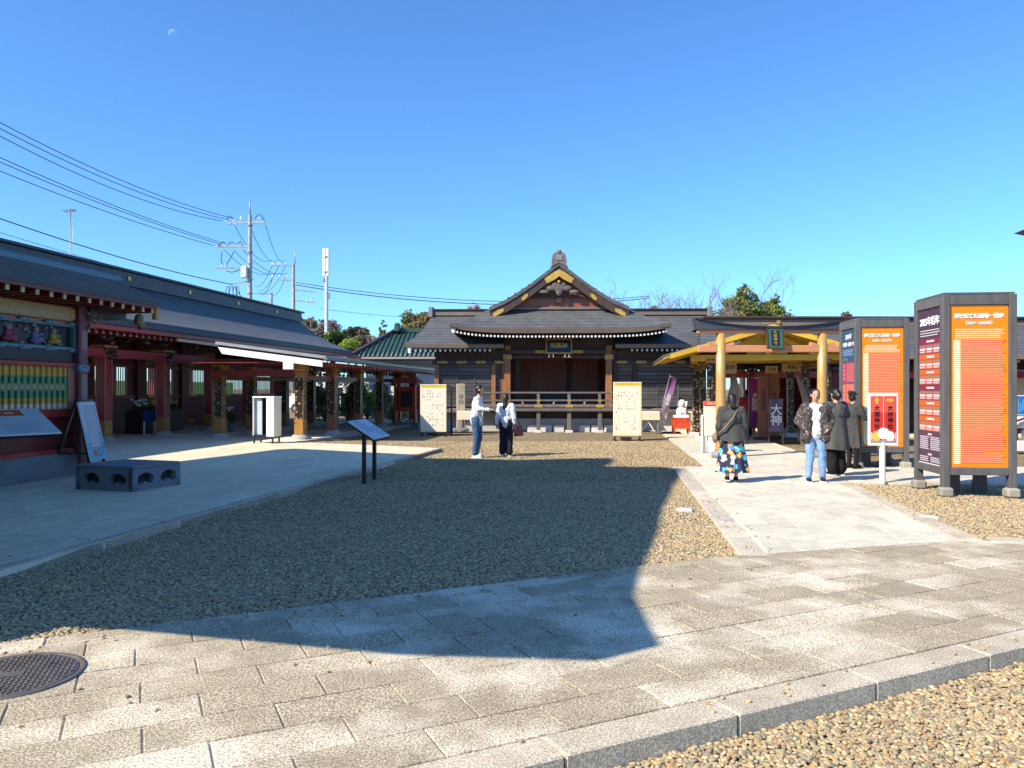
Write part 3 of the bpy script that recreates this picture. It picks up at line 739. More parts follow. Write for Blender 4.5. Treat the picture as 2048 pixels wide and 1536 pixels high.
# ------------------------------------------------ wings
def wing(x0, x1, tipx, dirx, walls):
    wg = thing('stage_wing', (HB[0], HB[1], 0), R(-1.5), 'black shuttered wing of the stage hall, to the %s' % ('side of the small red shrine' if dirx < 0 else 'side of the golden torii'), 'shrine building', None)
    prof = [(-.75,3.30),(-.2,3.52),(.6,3.86),(1.5,4.28),(2.4,4.72)]
    top = prof + [(5.4-y, z) for y, z in reversed(prof[:-1])]
    def fr(i, j):
        # i along x, j along the front slope
        q = j*(len(prof)-1); k = min(int(q), len(prof)-2); r = q-k
        y = prof[k][0]+(prof[k+1][0]-prof[k][0])*r; z = prof[k][1]+(prof[k+1][1]-prof[k][1])*r
        e = tipx + dirx*(.62*(1-j)**1.6)            # verge leans out toward the eave
        x = e + (dirx*2.12-e)*i
        return Vector((x, y, z + .05*(1-j)*(1-i)**4))
    fl = dirx > 0
    r_ = B().grid(fr, 16, 8, flip=fl).grid(lambda i,j: (lambda a: Vector((a.x, 4.8-a.y, a.z)))(fr(i,j)), 16, 8, flip=not fl).build('roof', ROOF, wg)
    B().grid(lambda i,j: fr(i,0)+Vector((0,-.012+.03*j,-.14*j)), 16, 1).grid(lambda i,j: fr(0,i)+Vector((dirx*.012,0,-.14*j)), 8, 1).build('eave_edge', BROWN_F, r_)
    B().grid(lambda i,j: fr(i,0)+Vector((0,.03+1.0*j,-.14+.02*j)), 16, 1).build('eave_soffit', WOOD_D, r_)
    part('ridge_cap', BROWN_F, r_, min(tipx-dirx*.1, dirx*2.1), max(tipx-dirx*.1, dirx*2.1), 2.2, 2.6, 4.68, 4.90, .02)
    part('ridge_cap_top', WOOD_D, r_, min(tipx, dirx*2.1), max(tipx, dirx*2.1), 2.14, 2.66, 4.90, 4.96, .015)
    part('ridge_end', STONE_D, r_, tipx-.1, tipx+.1, 2.1, 2.7, 4.6, 5.06, .03)
    n = int(abs(tipx-dirx*2.0)/.19)
    for k in range(n):
        x = tipx + dirx*.4 - dirx*k*.19
        link('rafter', raf, r_, (x,-.62,3.08)); link('rafter_tip', tip, r_, (x,-.64,3.08))
    part('hip_rafter_tip', WHITE, r_, tipx+dirx*.45-.05, tipx+dirx*.45+.05, -.70, -.65, 2.98, 3.22)
    part('eave_purlin', WOOD_D, wg, min(x0,x1), max(x0,x1), -.02, .12, 2.9, 3.12)
    bm_ = part('tie_beam', WOOD_D, wg, min(x0,x1)-.1, max(x0,x1), -.06, .08, 2.56, 2.72, .01)
    L = abs(x1-x0)
    for k in range(int(L/.75)+1):
        x = -L/2 + .35 + k*.75
        part('gilt_fitting', GOLD_D, bm_, x-.2, x+.2, -.09, -.072, -.05, .06, .01)
    part('frieze_wall', WOOD_D, wg, min(x0,x1), max(x0,x1), .06, .12, 2.7, 3.0)
    for k in range(int(L/.22)): 
        x = min(x0,x1)+.1+k*.22; part('frieze_batten', WOOD_D, wg, x-.02, x+.02, .03, .055, 2.72, 2.95)
    for x in walls: part('post', WOOD_O if dirx < 0 else WOOD_D, wg, x-.08, x+.08, -.02, .14, STG, 2.6, .01)
    part('shutter_backing', DKNAVY, wg, min(x0,x1), max(x0,x1), .14, .2, STG, 2.56)
    xs = sorted(walls)
    for a, b_ in zip(xs[:-1], xs[1:]):
        npan = max(1, round((b_-a-.16)/.75)); pw = (b_-a-.16)/npan
        for q in range(npan):
            xa = a+.08+q*pw
            part('shutter_stile', LOUVRE, wg, xa, xa+.04, .07, .13, STG+.02, 2.56)
            for k in range(11):
                z = STG+.06+k*.153
                o = B().box((0,0,0),(pw-.045,.02,.132)).build('shutter_board', LOUVRE, wg, (xa+.04+(pw-.045)/2, .10, z+.075)); o.rotation_euler = (R(13),0,0)
    part('sill_beam', WOOD_G, wg, min(x0,x1), max(x0,x1), -.25, .1, STG-.16, STG-.03, .01)
    part('base_wall', PLASTER if dirx > 0 else CONC, wg, min(x0,x1), max(x0,x1), .12, .3, -.06, STG-.16)
    return wg
wl = wing(-4.85, -2.2, -5.3, -1, (-4.78,-2.55,-2.15))
wr = wing(2.15, 5.6, 6.35, 1, (2.2,2.95,5.5))
# ================================================================== LONG CORRIDOR (left)
RZ = -TH
def prof_pts(x_e, z_e, x_r, z_r, n=8, sag=.16):
    return [(x_e+(x_r-x_e)*k/n, z_e+(z_r-z_e)*k/n - sag*(z_r-z_e)*math.sin(math.pi*k/n)*.8) for k in range(n+1)]
cor = thing('corridor', (*UV(-15.3, 20), ZT), RZ, 'long red lacquered shrine corridor under one grey sheet roof', 'shrine building')
Z0 = -ZT
y0, y1 = -9.0, 21.0
pf = prof_pts(1.15, 3.56, -3.2, 5.55); pb = prof_pts(-7.55, 3.56, -3.2, 5.55)
def ye(j): return 19.4+2.9*j**.8
crf = B().grid(lambda i,j: (lambda p_: Vector((p_[0], y0+(ye(j)-y0)*i, p_[1])))(pf[round(j*8)]), 20, 8, flip=False) \
   .grid(lambda i,j: (lambda p_: Vector((p_[0], y0+(ye(j)-y0)*i, p_[1])))(pb[round(j*8)]), 20, 8, flip=True).build('roof', ROOF, cor, fix=False)
B().ext([(1.17,y0,3.58),(1.17,y0,3.36),(.4,y0,3.40),(.4,y0,3.7)], (0,19.4-y0,0)).build('eave_edge', ROOF_B, crf, fix=True)
B().ext([(-7.57,y0,3.58),(-7.57,y0,3.36),(-6.8,y0,3.40),(-6.8,y0,3.7)], (0,y1-y0,0)).build('eave_edge', ROOF_B, crf, fix=True)
ypf = [(x,ye(k/8)+.02,z) for k,(x,z) in enumerate(pf)]; ypb = [(x,ye(k/8)+.02,z) for k,(x,z) in enumerate(pb)]
B().ext(ypf+ypb[::-1]+[(x,y,z-.22) for x,y,z in ypb]+[(x,y,z-.22) for x,y,z in ypf[::-1]], (0,-.15,0)).build('verge_board', ROOF_B, crf, fix=True)
part('gable_wall', RED_D, crf, -6.2, -.3, 18.0, 18.1, 2.9, 3.7)
part('ridge_wall', ROOF_B, crf, -3.5, -2.9, y0, 22.3, 5.40, 5.92, .02)
part('ridge_top', ROOF_B, crf, -3.6, -2.8, y0, 22.5, 5.92, 6.02, .03)
disc = B().cyl((0,0,0), .085, .03, 14).mesh('ridge_crest', GOLD)
copies('ridge_crest', disc, crf, [(-2.90, y, 5.68) for y in (6.5, 10.6, 14.8, 19.0)], (0, R(90), 0))
part('eave_board', RED, crf, 1.0, 1.12, y0, y1, 3.22, 3.35)
B().ext([(.98,y0,3.30),(.98,y0,3.24),(-.3,y0,3.36),(-.3,y0,3.42)], (0,y1-y0,0)).build('soffit', RED_D, crf, fix=True)
rr_ = B().box((-.35,0,.02), (.75,.075,.09)).mesh('rafter', RED_D); rt = B().box((0,0,0), (.02,.082,.10), ch=.006).mesh('rafter_tip', CREAM)
for k in range(int((y1-y0)/.30)):
    y = y0+.1+k*.30
    if y < -5.5: continue
    link('rafter', rr_, crf, (.93, y, 3.15)); link('rafter_tip', rt, crf, (.935, y, 3.16))
def footed_post(parent, x, y, h, wd, shaft, foot, face=None, base=True):
    p_ = B().box((0,0,h/2+.06), (wd,wd,h-.12), ch=.015).build('post', shaft, parent, (x,y,0))
    B().box((0,0,.38), (wd+.03,wd+.03,.46), ch=.01).build('gilt_shoe', foot, p_)
    B().lathe([(.0,-.12),(.36,-.12),(.36,.0),(.24,.12),(.0,.12)], 4).build('base_stone', STONE, p_, (0,0,.02), (0,0,R(45)))
    if face: 
        q = .03 if shaft is RED else .012
        for sx, sy in ((1,1),(1,-1),(-1,-1)):
            B().box((sx*(wd/2-.003), sy*(wd/2-.003), h/2+.08), (q,q,h-.2)).build('corner_strip', face, p_)
    return p_
POSTY = [1.1+3.0*k for k in range(-2, 7)]
for y in POSTY:
    p_ = footed_post(cor, 0, y, 2.75, .30, RED, GOLD_D, PINK)
    b = B()
    for q in range(22):
        b.ell((.20+rnd.uniform(-.1,.16), rnd.uniform(-.13,.13), 2.58+rnd.uniform(-.15,.16)), (rnd.uniform(.03,.07),rnd.uniform(.025,.05),rnd.uniform(.02,.05)), 8, 5, rot=Euler((rnd.uniform(-1,1),rnd.uniform(-1,1),0)))
    b.build('carved_nose', BLOOMS, p_)
    part('capital_block', GOLD_D, p_, -.26, .26, -.30, .30, 2.78, 2.86, .01)
    b = B()     # frog-leg strut on the beam between posts
    for s in (-1,1):
        b.ext([(0,s*.05,3.14),(0,s*.30,3.10),(0,s*.62,2.88),(0,s*.40,2.88),(0,s*.25,2.98),(0,s*.05,2.98)], (.10,0,0))
    b.build('frog_leg_strut', BLOOMS, cor, (.02, y+1.5, .14), fix=True)
    b = B()
    for q in range(6): b.ell((.12+rnd.uniform(-.05,.1), rnd.uniform(-.25,.25), 3.05+rnd.uniform(-.12,.14)), (.08,.10,.08), 9, 6)
    b.build('bracket_carving', BLOOMS, p_)
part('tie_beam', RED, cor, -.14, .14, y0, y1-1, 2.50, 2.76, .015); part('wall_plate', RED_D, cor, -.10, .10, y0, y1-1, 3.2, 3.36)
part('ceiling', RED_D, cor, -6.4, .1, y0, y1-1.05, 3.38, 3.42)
# middle wall with barred windows
WX = -3.0
b = B()
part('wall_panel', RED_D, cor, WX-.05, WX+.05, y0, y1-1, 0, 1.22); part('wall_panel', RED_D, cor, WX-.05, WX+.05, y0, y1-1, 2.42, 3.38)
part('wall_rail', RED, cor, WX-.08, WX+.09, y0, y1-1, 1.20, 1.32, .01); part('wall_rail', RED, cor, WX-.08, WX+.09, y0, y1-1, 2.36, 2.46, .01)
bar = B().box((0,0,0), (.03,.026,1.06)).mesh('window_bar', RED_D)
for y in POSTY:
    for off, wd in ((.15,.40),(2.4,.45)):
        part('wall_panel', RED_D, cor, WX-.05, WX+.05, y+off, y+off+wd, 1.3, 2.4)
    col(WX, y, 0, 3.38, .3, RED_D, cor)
    part('gilt_fitting', GOLD, cor, WX+.10, WX+.13, y+.55, y+1.0, 1.22, 1.32, .01)
    part('gilt_fitting', GOLD_D, cor, WX+.06, WX+.09, y+.4, y+.9, .12, .26, .01)
    part('gilt_fitting', GOLD_D, cor, WX+.06, WX+.09, y+.4, y+.9, 2.5, 2.64, .01)
    for k in range(14): link('window_bar', bar, cor, (WX, y+.62+k*.131, 1.84))
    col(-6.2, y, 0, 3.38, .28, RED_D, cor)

# ------------------------------------------------ lean-to porch with crest posts
por = thing('porch', (*UV(-9.85, 22.8), ZT), RZ, 'lean-to porch with gold-crested black posts and a white sunlit fascia', 'porch')
xe, xw, ze, zw = 1.12, -3.6, 2.42, 3.05
prf = B().ext([(xe,-.85,ze+.05),(xw,-.85,zw+.05),(xw,-.85,zw-.03),(xe,-.85,ze-.03)], (0,14.3,0)).build('roof', ROOF_B, por, fix=True)
zf = ze+(zw-ze)*(xe+2.25)/(xe-xw)
B().ext([(xe-.05,-.86,ze-.02),(-2.25,-.86,zf-.04),(-2.12,-.86,zf-.25),(xe-.05,-.86,ze-.21)], (0,-.05,0)).build('fascia', WHITE, prf, fix=True)
B().bar((xe+.08,-.92,ze+.07),(-2.3,-.92,zf+.08),.10,.09).build('verge_trim', GREY_M, prf)
B().bar((xe+.06,-.95,ze+.04),(xe+.06,13.5,ze+.04),.11,.09).build('gutter', GREY_M, prf)
part('beam_end', WHITE, prf, -.16, .16, -.92, -.86, ze-.28, ze-.02)
pr = B().box((-.5,0,.05), (1.1,.06,.075), rot=Euler((0,R(7.6),0))).mesh('rafter', RED_D); ptp = B().box((0,0,0),(.02,.07,.085)).mesh('rafter_tip', VERM)
for k in range(46):
    y = -.55+k*.30; link('rafter', pr, prf, (xe-.06,y,ze-.14)); link('rafter_tip', ptp, prf, (xe-.0,y,ze-.12))
part('soffit', RED_D, prf, xw, xe-.2, -.8, 13.4, ze-.08, ze-.05)
PV = [0,2.65,5.3,7.95,10.55,13.1]
for x, n0 in ((0,0),(-2.95,0)):
    for k, y in enumerate(PV):
        p_ = footed_post(por, x, y + (.5 if x < -1 and k == 0 else 0), 2.30, .27, CREST, CRESTG if k == 0 else WOOD_O, GOLD_D if k == 0 else WOOD_O)  # sunlit tone put into each row's first shoe and strips; others coloured darker
        B().box((0,0,2.24),(.42,.42,.26),ch=.05).build('capital', CRESTG, p_)
        B().box((0,0,2.0),(.29,.29,.20),ch=.01).build('gilt_collar', CRESTG, p_)
    part('head_beam', RED_D, por, x-.1, x+.1, .0, 13.3, 2.32 if x > -1 else 2.5, 2.44 if x > -1 else 2.7)
    part('tie_beam', RED_D, por, x-.07, x+.07, .0, 13.3, 1.84, 1.98)
    b = B()
    for k in range(26): b.ell((x, .3+k*.5+rnd.uniform(-.1,.1), 2.18),(.05,.16,.07),8,5)
    b.build('pierced_carving', BLOOMS, por)
part('tie_beam', RED_D, por, -2.9, -.1, -.07, .07, 1.95, 2.15); part('head_beam', RED_D, por, -3.0, .2, -.10, .10, 2.36, 2.5)
pn = B().box((0,0,0),(1.45,.03,.24)).build('hanging_panel', GREY_M, por, (-1.35,2.3,1.98)); pn.rotation_euler = (R(-35),0,0)
part('panel_hook', WHITE, por, -.85,-.72,2.28,2.32,2.08,2.24)

# ------------------------------------------------ ornate gate wing at the left edge
gate = thing('ornate_gate', (*UV(-9.8, 12.0), ZT), RZ, 'richly carved and painted shrine gate wall with green lattice and stepped blue roof', 'gate')
GY0, GY1 = -4.0, .75
part('stone_plinth', STONE_D, gate, -.55, .10, GY0, GY1+.25, -.1, .42, .02)
part('dado_panel', RED_D, gate, -.10, .0, GY0, GY1, .42, 1.12); part('dado_rail', RED, gate, -.14, .06, GY0, GY1, 1.06, 1.20, .01)
part('sill_rail', RED, gate, -.14, .07, GY0, GY1, .40, .50, .01)
part('lattice_backing', M('dark_green_paint', (.010,.055,.032), .5, .2, 4, 40, .05), gate, -.08, -.02, GY0, GY1, 1.20, 1.94)
GRN, OCH = (.10,.30,.13), (.62,.36,.06)
lb = B()
for z_a, z_b, c in ((1.20,1.30,(.8,.62,.45)),(1.30,1.40,OCH),(1.40,1.78,GRN),(1.78,1.94,OCH)):
    q = .035; V = [(-.02,-q,z_a),(.03,-q,z_a),(.03,q,z_a),(-.02,q,z_a),(-.02,-q,z_b),(.03,-q,z_b),(.03,q,z_b),(-.02,q,z_b)]
    lb.add(V, [(3,2,1,0),(4,5,6,7),(0,1,5,4),(1,2,6,5),(2,3,7,6),(3,0,4,7)], col=c)
lbm = lb.mesh('lattice_bar', INK)
dm = B().ext([(0,-.055,0),(0,0,-.075),(0,.055,0),(0,0,.075)], (.02,0,0)).mesh('lattice_diamond', M('faded_ochre', (.42,.26,.12), .5, .15, 6, 40, .05)); fixn(dm)
hd = B().ext([(0,-.06,0),(0,-.06,.15),(0,.06,.15),(0,.06,0),(0,0,-.05)], (.015,0,0)).mesh('lattice_head', M('ochre_paint', (.62,.36,.06), .5, .15, 6, 40, .05)); fixn(hd)
n = int((GY1-.15-GY0)/.135)
for k in range(n):
    y = GY1-.30-k*.135
    link('lattice_bar', lbm, gate, (0,y,0)); link('lattice_diamond', dm, gate, (.012,y-.0675,1.585)); link('lattice_head', hd, gate, (-.018,y-.0675,1.79))
part('lattice_jamb', M('rust_pink_paint', (.36,.13,.09), .5, .15, 6, 40, .05), gate, -.1, .05, GY1-.27, GY1-.1, 1.2, 1.94)
part('lattice_rail', RED, gate, -.14, .08, GY0, GY1, 1.94, 2.02, .01)
part('black_beam', DKNAVY, gate, -.14, .05, GY0, GY1, 2.02, 2.26, .01)
cp = part('carved_panel', DKNAVY, gate, -.12, -.02, GY0, GY1-.1, 2.28, 2.68)
colsB = [(.30,.30,.34),(.09,.20,.17),(.33,.10,.16),(.10,.11,.26),(.36,.33,.32),(.05,.13,.10),(.26,.16,.25)]
b = B()
for k in range(150):
    y = rnd.uniform(-2.2, 2.1); zz = rnd.choice([rnd.uniform(.02,.17), rnd.uniform(-.18,-.08)]); c = rnd.choice(colsB)
    i0 = len(b.f); b.ell((.05+rnd.uniform(-.01,.03), y, zz), (.035, rnd.uniform(.02,.06), rnd.uniform(.012,.035)), 7, 5, rot=Euler((rnd.uniform(-.8,.8),0,0)))
    for q in range(i0, len(b.f)): b.c[q] = c
tag(b.build('carved_foliage', INK, cp), kind='stuff')
for y, robe in ((1.45,(.16,.17,.30)),(1.86,(.42,.28,.04)),(.86,(.30,.05,.10)),(.2,(.14,.22,.20))):
    b = B()
    for c, r_, col_ in (((.07,0,.10),(.05,.045,.055),(.45,.28,.22)),((.06,0,-.01),(.05,.075,.10),robe),((.08,.06,-.07),(.05,.11,.06),robe),((.08,-.06,-.09),(.05,.09,.05),tuple(x*.7 for x in robe)),((.09,.08,.02),(.03,.07,.025),robe)):
        i0 = len(b.f); b.ell(c, r_, 10, 7)
        for q in range(i0, len(b.f)): b.c[q] = col_
    b.build('carved_figure', INK, cp, (0,y,-.02))
for z in (2.265, 2.675): part('panel_frame', TEAL, gate, -.04, .06, GY0, GY1-.08, z-.02, z+.03)
for k in range(8):
    y = GY1-.16-k*.56
    for z in (2.235, 2.70): part('frame_mount', CYANBL, gate, -.03, .075, y-.11, y+.11, z-.03, z+.04, .01)
part('panel_frame', TEAL, gate, -.04, .06, GY1-.14, GY1-.09, 2.25, 2.7)
part('brocade_beam', BROCADE, gate, -.14, .07, GY0, GY1-.12, 2.76, 3.02, .02)
part('beam_tip', GOLD_D, gate, -.12, .09, GY1-.24, GY1-.12, 2.78, 3.0, .02)
part('upper_wall', RED_D, gate, -.14, -.02, GY0, GY1, 3.0, 3.36)
for yc in (-.28, -2.2):
    b = B()
    for s in (-1,1):
        b.ext([(0,s*.04,3.32),(0,s*.22,3.30),(0,s*.34,3.16),(0,s*.62,3.06),(0,s*.6,3.03),(0,s*.25,3.04),(0,s*.16,3.14),(0,s*.04,3.2)], (.12,0,0))
    b.build('frog_leg_strut', RED_D, gate, (-.02,yc,0), fix=True)
    for dy in (-.48, 0, .48):
        B().box((.06,0,0),(.05,.2,.08),ch=.01).build('strut_ornament', M('white_gilt', (.55,.45,.22), .5, .3, 20, 60, .1), gate, (0,yc+dy,3.17))
gp = B().box((0,0,1.52),(.26,.22,2.9),ch=.02).build('corner_post', M('mauve_lacquer', (.17,.05,.06), .45, .2, 3, 40, .05), gate, (.02,GY1+.02,.1))
for z_a, z_b in ((.95,1.72),(2.15,2.52)): B().box((.0,0,(z_a+z_b)/2),(.275,.155,z_b-z_a),ch=.012).build('post_panel', PINK, gp)
B().box((0,0,1.83),(.30,.30,.16),ch=.04).build('enamel_band', CYANBL, gp)
b = B()
for q in range(60): b.ell((.08+rnd.gauss(0,.07), .18+rnd.gauss(0,.07), 2.78+rnd.gauss(0,.085)), (rnd.uniform(.02,.05),rnd.uniform(.02,.05),rnd.uniform(.015,.035)), 8, 5, rot=Euler((rnd.uniform(-1,1),rnd.uniform(-1,1),rnd.uniform(-1,1))))
b.build('lion_head_carving', M('brown_gilt_carving', (.24,.17,.10), .5, .4, 14, 60, .3), gp)
B().box((.02,.12,1.62),(.06,.05,.3),rot=Euler((R(-25),0,0))).build('brace', CREAM, gp)
# stepped roof: every course a board of its own
gr = part('roof_core', RED_D, gate, -.85, .45, GY0, 1.55, 3.30, 3.40)
ncr = 7
for k in range(ncr):
    f = k/ncr; x = .80-f*.90; z = 3.42+f*.46+.03*f*f; yend = 2.05-f*.25+ .15*f
    o = B().box((0,0,0),(.17,yend-GY0,.075)).build('roof_course', ROOF_C, gr, (x-.05+.2,(yend+GY0)/2-gr.location.y,z-gr.location.z-.02)); o.rotation_euler = (0,R(8),0)
    B().box((0,0,0),(.016,yend-GY0+.01,.05)).build('riser_shade_strip', DKNAVY, gr, (x-.05+.2+.092,(yend+GY0)/2-gr.location.y,z-gr.location.z-.028))  # dark strip paints in the shade on each course's riser
    o = B().box((0,0,0),(.16,yend-GY0,.05)).build('roof_course', ROOF_C, gr, (-.55-(x-.05),(yend+GY0)/2-gr.location.y,z-gr.location.z-.02)); o.rotation_euler = (0,R(-24),0)
B().box((0,0,0),(.42,1.98-GY0,.14),ch=.03).build('ridge_beam', ROOF_C, gr, (.05,(1.98+GY0)/2-gr.location.y,3.88-gr.location.z))
B().ext([(.92,0,-.02),(.0,0,.44),(.0,0,.32),(.92,0,-.10)], (0,.06,0)).build('verge_board', ROOF_C, gr, (.03,1.98-gr.location.y,3.42-gr.location.z), fix=True)
part('eave_board', RED_D, gr, .62, .80+.2, GY0-gr.location.y, 2.0-gr.location.y, -.06, .02)
gt = B().box((0,0,0),(.03,.075,.10),ch=.008).mesh('rafter_tip', M('gilt_cap', (.50,.38,.16), .45, .2, 8, 50, .1, metal=.3)); grf = B().box((-.4,0,0),(.8,.07,.09)).mesh('rafter', RED_D)
for k in range(20):
    y = 1.92-k*.30; link('rafter', grf, gr, (.92,y-gr.location.y,3.25-gr.location.z)); link('rafter_tip', gt, gr, (.935,y-gr.location.y,3.25-gr.location.z))
B().box((0,0,0),(.08,.10,.26)).build('verge_cap', GOLD_D, gr, (.9,2.08-gr.location.y,3.22-gr.location.z))
part('verge_soffit', DKNAVY, gr, -.4, .4, .85-gr.location.y, 1.9-gr.location.y, -.28, -.06)
gr.location.z -= .17
bell = thing('wind_bell', (*UV(-9.8+.86, 12.0+1.32), 2.80), RZ, 'small brown bronze bell hanging from the corner of the carved gate eave', 'bell')
B().lathe([(.0,-.02),(.085,-.02),(.10,0),(.088,.06),(.08,.15),(.05,.2),(.0,.21)], 18).build('bell_body', M('bronze', (.26,.15,.06), .4, .2, 6, 40, .1, metal=.6), bell)
B().tube([(0,0,.2),(0,0,.36)], .012).build('bell_hook', DKMETAL, bell); B().ell((0,0,-.05),(.03,.012,.05)).build('clapper', DKMETAL, bell)
# ================================================================== GOLDEN TORII
tor = thing('torii', (6.07, 18.0, 0), R(1.0), 'torii with gold pillars, copper-coloured beams and a green framed plaque', 'torii')
for sx in (-1.19, 1.20):
    p_ = B().lathe([(.0,0),(.128,0),(.125,.5),(.112,1.8),(.105,2.90),(.0,2.90)], 28).build('pillar', GOLDP, tor, (sx,0,0))
    B().lathe([(.0,0),(.21,0),(.21,.10),(.16,.16),(.0,.16)], 24).build('pillar_base', STONE_D, p_)
    for k in (-1,1):
        B().ext([(k*.10,-.066,2.615),(k*.29,-.066,2.615),(k*.29,-.066,2.70),(k*.10,-.066,2.64)], (0,.132,0)).build('wedge', COPPER, p_, fix=True)
part('tie_beam', COPPER, tor, -1.73, 1.73, -.065, .065, 2.46, 2.62, .012)
part('under_lintel', COPPER, tor, -1.74, 1.78, -.10, .10, 2.90, 2.99, .01)
N = 20; topl = [(-1.82+3.66*k/N, -.15, 3.035+.19*abs(-1+2*k/N)**2.2) for k in range(N+1)]
B().ext(topl + [(1.80,-.15,2.99),(-1.78,-.15,2.99)], (0,.30,0)).build('top_lintel', ROOF_B, tor, fix=True)
B().ext([(x,-.19,z) for x,_,z in topl] + [(x,-.19,z+.025) for x,_,z in reversed(topl)], (0,.38,0)).build('lintel_capping', DKMETAL, tor, fix=True)
pq = B().box((0,0,0),(.36,.05,.47),ch=.01).build('name_plaque', M('plaque_green', (.035,.12,.075), .5, .2, 6, 50, .05), tor, (.02,-.18,2.78), (R(-9),0,0))
B().box((0,-.026,0),(.20,.02,.36),ch=.005).build('plaque_panel', DKNAVY, pq)
for sx in (-.185,.185): B().box((sx,-.01,0),(.02,.07,.50)).build('plaque_rim', WOOD_D, pq)
for sz in (-.24,.24): B().box((0,-.01,sz),(.39,.07,.02)).build('plaque_rim', WOOD_D, pq)
letters(pq, '大\n国\n神\n社', .078, GOLD, (0,-.038,0), line=1.1, bold=.001)

# ================================================================== GABLED PASSAGE behind the torii
pas = thing('gabled_passage', (7.14, 21.5, 0), RZ, 'gabled passage roof with ochre boards on black posts covered in gold crests', 'gate')
HX, ZE, ZA, LP = 2.92, 2.45, 3.30, 5.4
for sg in (-1, 1):
    B().ext([(0,-.75,ZA+.08),(sg*HX,-.75,ZE+.08),(sg*HX,-.75,ZE+.02),(0,-.75,ZA+.02)], (0,LP+.75,0)).build('roof_slope', ROOF, pas, fix=True)
    B().ext([(0,-.74,ZA+.015),(sg*(HX-.02),-.74,ZE+.015),(sg*(HX-.02),-.74,ZE-.02),(0,-.74,ZA-.02)], (0,LP+.7,0)).build('roof_boarding', YEL, pas, fix=True)
    B().ext([(0,-.80,ZA+.05),(sg*HX*.93,-.80,ZE+.11),(sg*HX*.93,-.80,ZE-.02),(0,-.80,ZA-.09)], (0,.05,0)).build('barge_board', YEL, pas, fix=True)
    for k in range(4):
        y = -.35+k*.75
        B().ext([(sg*.1,y,ZA-.05),(sg*(HX-.1),y,ZE-.03),(sg*(HX-.1),y,ZE-.10),(sg*.1,y,ZA-.13)], (0,.07,0)).build('rafter', YEL, pas, fix=True)
part('tie_beam', YEL, pas, -2.1, 2.1, -.1, .1, 2.40, 2.56, .01); part('tie_beam', YEL, pas, -1.9, 1.9, 2.1, 2.3, 2.40, 2.56, .01)
for k in (-1,1): B().bar((k*1.3,-.05,2.56),(k*.1,-.05,3.15),.09,.12).build('gable_brace', YEL, pas)
part('king_post', YEL, pas, -.07, .07, -.1, .04, 2.56, 3.22); part('gable_panel', YEL, pas, -.55, .55, .04, .08, 2.56, 3.0)
for sx in (-1.54, 1.54):
    for y in (0, 2.2, 4.4):
        p_ = B().box((0,0,1.28),(.20,.20,2.34),ch=.012).build('post', CREST, pas, (sx,y,0))
        B().box((0,0,.06),(.42,.42,.16),ch=.03).build('base_stone', STONE_W, p_); B().box((0,0,2.38),(.30,.30,.1),ch=.02).build('capital', CRESTG, p_)
    part('side_beam', CREST, pas, sx-.08, sx+.08, 0, 4.5, 2.2, 2.38); part('side_beam', YEL, pas, sx-.07, sx+.07, 0, 4.5, 2.42, 2.55)
TAN = M('tan_signboard', (.42,.26,.10), .6, .2, 5, 50, .1)
def hang_sign(loc, wd, ht, txt, lab, rz, tilt=0):
    s = thing('hanging_sign', loc, rz, lab, 'sign', 'tan signs under the passage roof')
    o = B().box((0,0,0),(wd,.03,ht),ch=.006).build('board', TAN, s); 
    letters(s, txt, ht*.52, BLACK, (0,-.019,0)); o.rotation_euler = (0,0,0)
    for sx in (-.35,.35): B().tube([(sx*wd,0,ht/2),(sx*wd,0,2.44-loc[2])], .006).build('cord', DKMETAL, s)
    s.rotation_euler = (0, tilt, rz)
hang_sign((*W(1459,735,22.2)[:2], 2.2), .40, .30, '参拝', 'tan wooden sign hanging behind the gold pillar next to the notice cabinet', RZ)
hang_sign((*W(1543,737,23.0)[:2], 2.18), .36, .22, '大国', 'small tan wooden sign hanging in the middle of the passage', RZ)
hang_sign((*W(1583,733,23.0)[:2], 2.24), .56, .24, '奉納', 'wide tan wooden sign hanging between the crested posts on the notice column side', RZ)

# ================================================================== LONG RED HALL behind
lh = thing('red_hall', (7.2, 26.4, 0), R(1.0), 'long low red hall under a grey roof behind the torii passage', 'shrine building')
LX0, LX1 = -.55, 19.0
def LXa(j): return -1.05+1.2*j
pf2 = prof_pts(-.9, 2.74, 3.4, 4.12, 6, .10)
lrf = B().grid(lambda i,j: (lambda q: Vector((LXa(j)+(LX1-LXa(j))*i, q[0], q[1])))(pf2[round(j*6)]), 8, 6) \
    .grid(lambda i,j: (lambda q: Vector((LXa(j)+(LX1-LXa(j))*i, 6.8-q[0], q[1])))(pf2[round(j*6)]), 8, 6, flip=True).build('roof', ROOF, lh)
part('eave_edge', BROWN_F, lrf, LX0, LX1, -.93, -.75, 2.60, 2.745)
part('ridge_wall', BROWN_F, lrf, .30, LX1, 3.15, 3.65, 4.02, 4.30, .02); part('ridge_top', WOOD_D, lrf, .18, LX1, 3.05, 3.75, 4.30, 4.40, .03)
B().ext([(LXa(k/6),y,z+.02) for k,(y,z) in enumerate(pf2)] + [(LXa(k/6),y,z-.12) for k,(y,z) in reversed(list(enumerate(pf2)))], (-.04,0,0)).build('verge_board', ROOF_B, lrf, fix=True)
copies('ridge_crest', disc, lrf, [(x, 3.13, 4.17) for x in (3.1, 6.4, 10, 14)], (R(90),0,0))
B().ell((2.75,3.08,4.10),(.28,.06,.04)).build('ridge_carving', GOLD_D, lrf)
part('soffit', RED_D, lrf, LX0+.05, LX1, -.74, .3, 2.60, 2.66)
for k in range(46):
    x = LX0+.2+k*.34; link('rafter', raf, lrf, (x,-.66,2.53)); link('rafter_tip', tip, lrf, (x,-.68,2.53))
